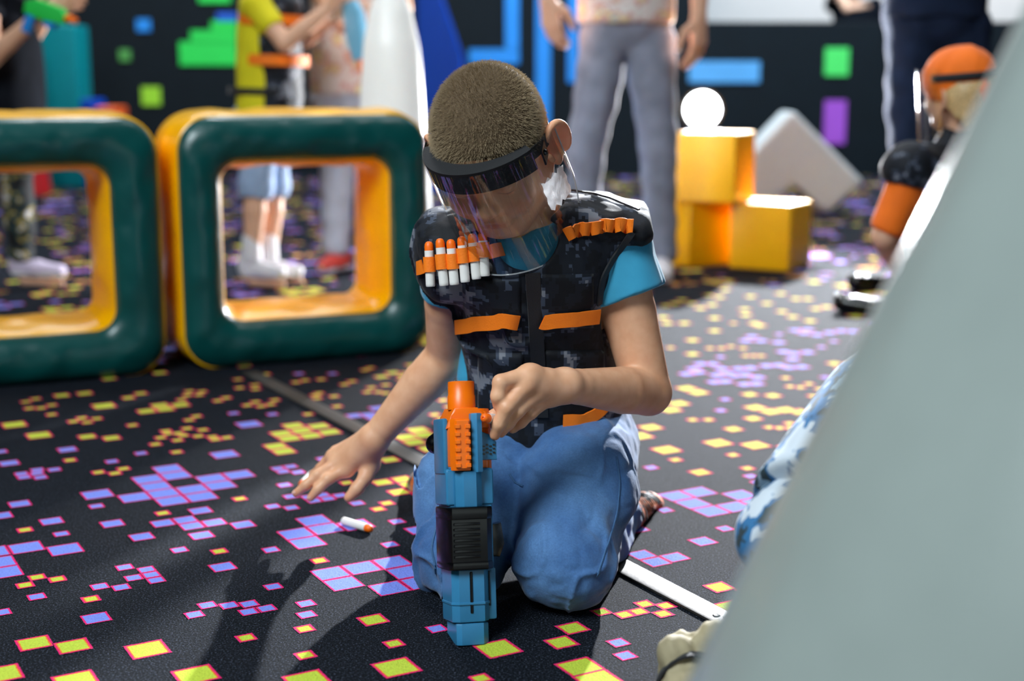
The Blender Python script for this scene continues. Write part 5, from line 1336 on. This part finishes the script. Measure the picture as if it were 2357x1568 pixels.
# crouching person mostly behind the big white cone, beige shoe towards us
f = nrm(V(.75, .6, -.1)); J = dict(face=f, pel=at(1935, 1200, 1.42), neck=at(2110, 880, 1.55), head=at(2180, 800, 1.62))
J.update(shL=at(2070, 945, 1.66), elL=at(2150, 1120, 1.72), wrL=at(2260, 1180, 1.7), shR=at(2150, 930, 1.45), elR=at(2260, 1130, 1.45), wrR=at(2330, 1190, 1.55))
J.update(hipL=at(1930, 1235, 1.47), knL=at(2050, 1310, 1.62), anL=at(1880, 1400, 1.45), toL=at(1820, 1430, 1.42), hipR=at(1950, 1245, 1.38), knR=at(2080, 1400, 1.52), anR=at(1900, 1500, 1.3), toR=at(1820, 1500, 1.3))
human('crouching person in pale blue patterned clothes mostly hidden by the big white cone', J, dict(top='pattern_blue', legs='pattern_blue', shoes='dark_cloth', sole='dark_cloth'), s=.72, sleeve=.8, step=.005, hands=True)

# beige sneaker with its sole end towards the camera
p = gnd(1596, 1690); d = nrm(V(.15, 1, 0)); sd = V(d[1], -d[0], 0); t = empty('sneaker', p, 'chunky beige sneaker on the carpet at the foot of the big white cone', 'shoe')
S = Sdf(); S.ecap(p + V(0, 0, .03), p + d * .1 + V(0, 0, .042), sd, (.036, .028), (.042, .036), .012)
S.ball(p + d * .055 + sd * -.022 + V(0, 0, .066), .022, .012); S.ball(p + d * .075 + sd * .022 + V(0, 0, .074), .026, .012); S.plane(V(0, 0, .002), V(0, 0, -1), .005)
S.ell(p + d * .12 + V(0, 0, .09), V(.02, .03, .03), None, .008, 's'); S.disp = lambda P: .002 * vnoise(P, 60, 3) + .0006 * np.sin(P[:, 0] * 420 + P[:, 2] * 160)
solid('upper', [(S, .0025)], M['shoe_beige'], t)
S = Sdf(); S.ecap(p - d * .015 + V(0, 0, .012), p + d * .12 + V(0, 0, .012), sd, (.041, .012), (.044, .012), .006); S.plane(V(0, 0, .001), V(0, 0, -1), .003); solid('sole', [(S, .0025)], M['shoe_beige'], t)
pts = [p + d * (.03 + .006 * math.sin(a)) + sd * .046 * math.cos(a) + V(0, 0, .012 + .062 * math.sin(a)) for a in np.linspace(0, math.pi, 20)]
mb = MB(); mb.band(np.array(pts), np.array([nrm(sd * math.cos(a) + V(0, 0, math.sin(a))) for a in np.linspace(0, math.pi, 20)]), .012, .003, d); mb.build('strap', M['black_fabric'], t, True, 60)
# ------------------------------------------------------------------ light
w = bpy.data.worlds.new('world'); SC.world = w; w.use_nodes = True
w.node_tree.nodes['Background'].inputs[0].default_value = (.55, .72, 1, 1); w.node_tree.nodes['Background'].inputs[1].default_value = .05


def area(name, loc, target, size, power, col=(1, 1, 1), sy=None):
    l = bpy.data.lights.new(name, 'AREA'); l.energy = power; l.size = size; l.color = col
    if sy: l.shape = 'RECTANGLE'; l.size_y = sy
    o = bpy.data.objects.new(name, l); COL.objects.link(o); o.location = Vector(loc)
    o.rotation_euler = (Vector(target) - Vector(loc)).to_track_quat('-Z', 'Y').to_euler(); return o



def spot(name, loc, tgt, power, size, blend, rad, col):
    l = bpy.data.lights.new(name, 'SPOT'); l.energy = power; l.spot_size = R(size); l.spot_blend = blend; l.shadow_soft_size = rad; l.color = col
    o = bpy.data.objects.new(name, l); COL.objects.link(o); o.location = Vector(loc); o.rotation_euler = (Vector(tgt) - Vector(loc)).to_track_quat('-Z', 'Y').to_euler(); return o


dd = nrm(V(0, 1.9, .3) - LP)
spot('flood', LP + dd * .05, V(0, 1.9, .3), 700, 150, .4, .07, (.95, .97, 1))
spot('stage_spot', (2.32, 9.7, 3.0), (.7, 2.2, 0), 8600, 25, .25, .07, (.93, .96, 1))
area('ceiling_light_rear', (-.5, 7.6, 4.4), (-.5, 7.4, 0), 3.2, 70, (.92, .95, 1), 2)
area('ceiling_light_mid', (1.6, 3.6, 4.4), (1.3, 3.2, 0), 1.6, 30, (.95, .97, 1))
area('fill_light_near', (-1.7, -.4, 3.4), (-.1, 2.3, .2), 1.8, 190, (.84, .95, 1))  # added soft fill from the camera side, not a known lamp
area('added_wall_fill', (2.6, 8.6, 4.4), (2.4, WY, .9), 3.2, 340, (.6, .82, 1), .5)  # added light to lift the right of the wall, where haze would brighten it
area('added_wall_fill', (-2.6, 8.6, 4.4), (-2.6, WY, .9), 3.2, 190, (.8, .92, 1), .5)  # added light to brighten the painted blocks on the left of the wall
area('added_cone_fill', (-.9, 4.9, 4.3), (-.8, 4.1, 0), .8, 70, (.95, .97, 1))  # added overhead light to brighten the slim white cone and frame tops
area('ceiling_light_pale_room', (3.6, WY + .9, 3.2), (3.6, WY + 1.4, 1.2), 2, 70, (1, .95, .92), .6)

SC.view_settings.view_transform = 'Standard'; SC.view_settings.look = 'None'; SC.view_settings.gamma = 1; SC.view_settings.exposure = .2
SC.cycles.max_bounces = 8; SC.cycles.transparent_max_bounces = 12; SC.cycles.caustics_reflective = False; SC.cycles.caustics_refractive = False
SC.cycles.sample_clamp_indirect = 6; SC.cycles.use_denoising = True
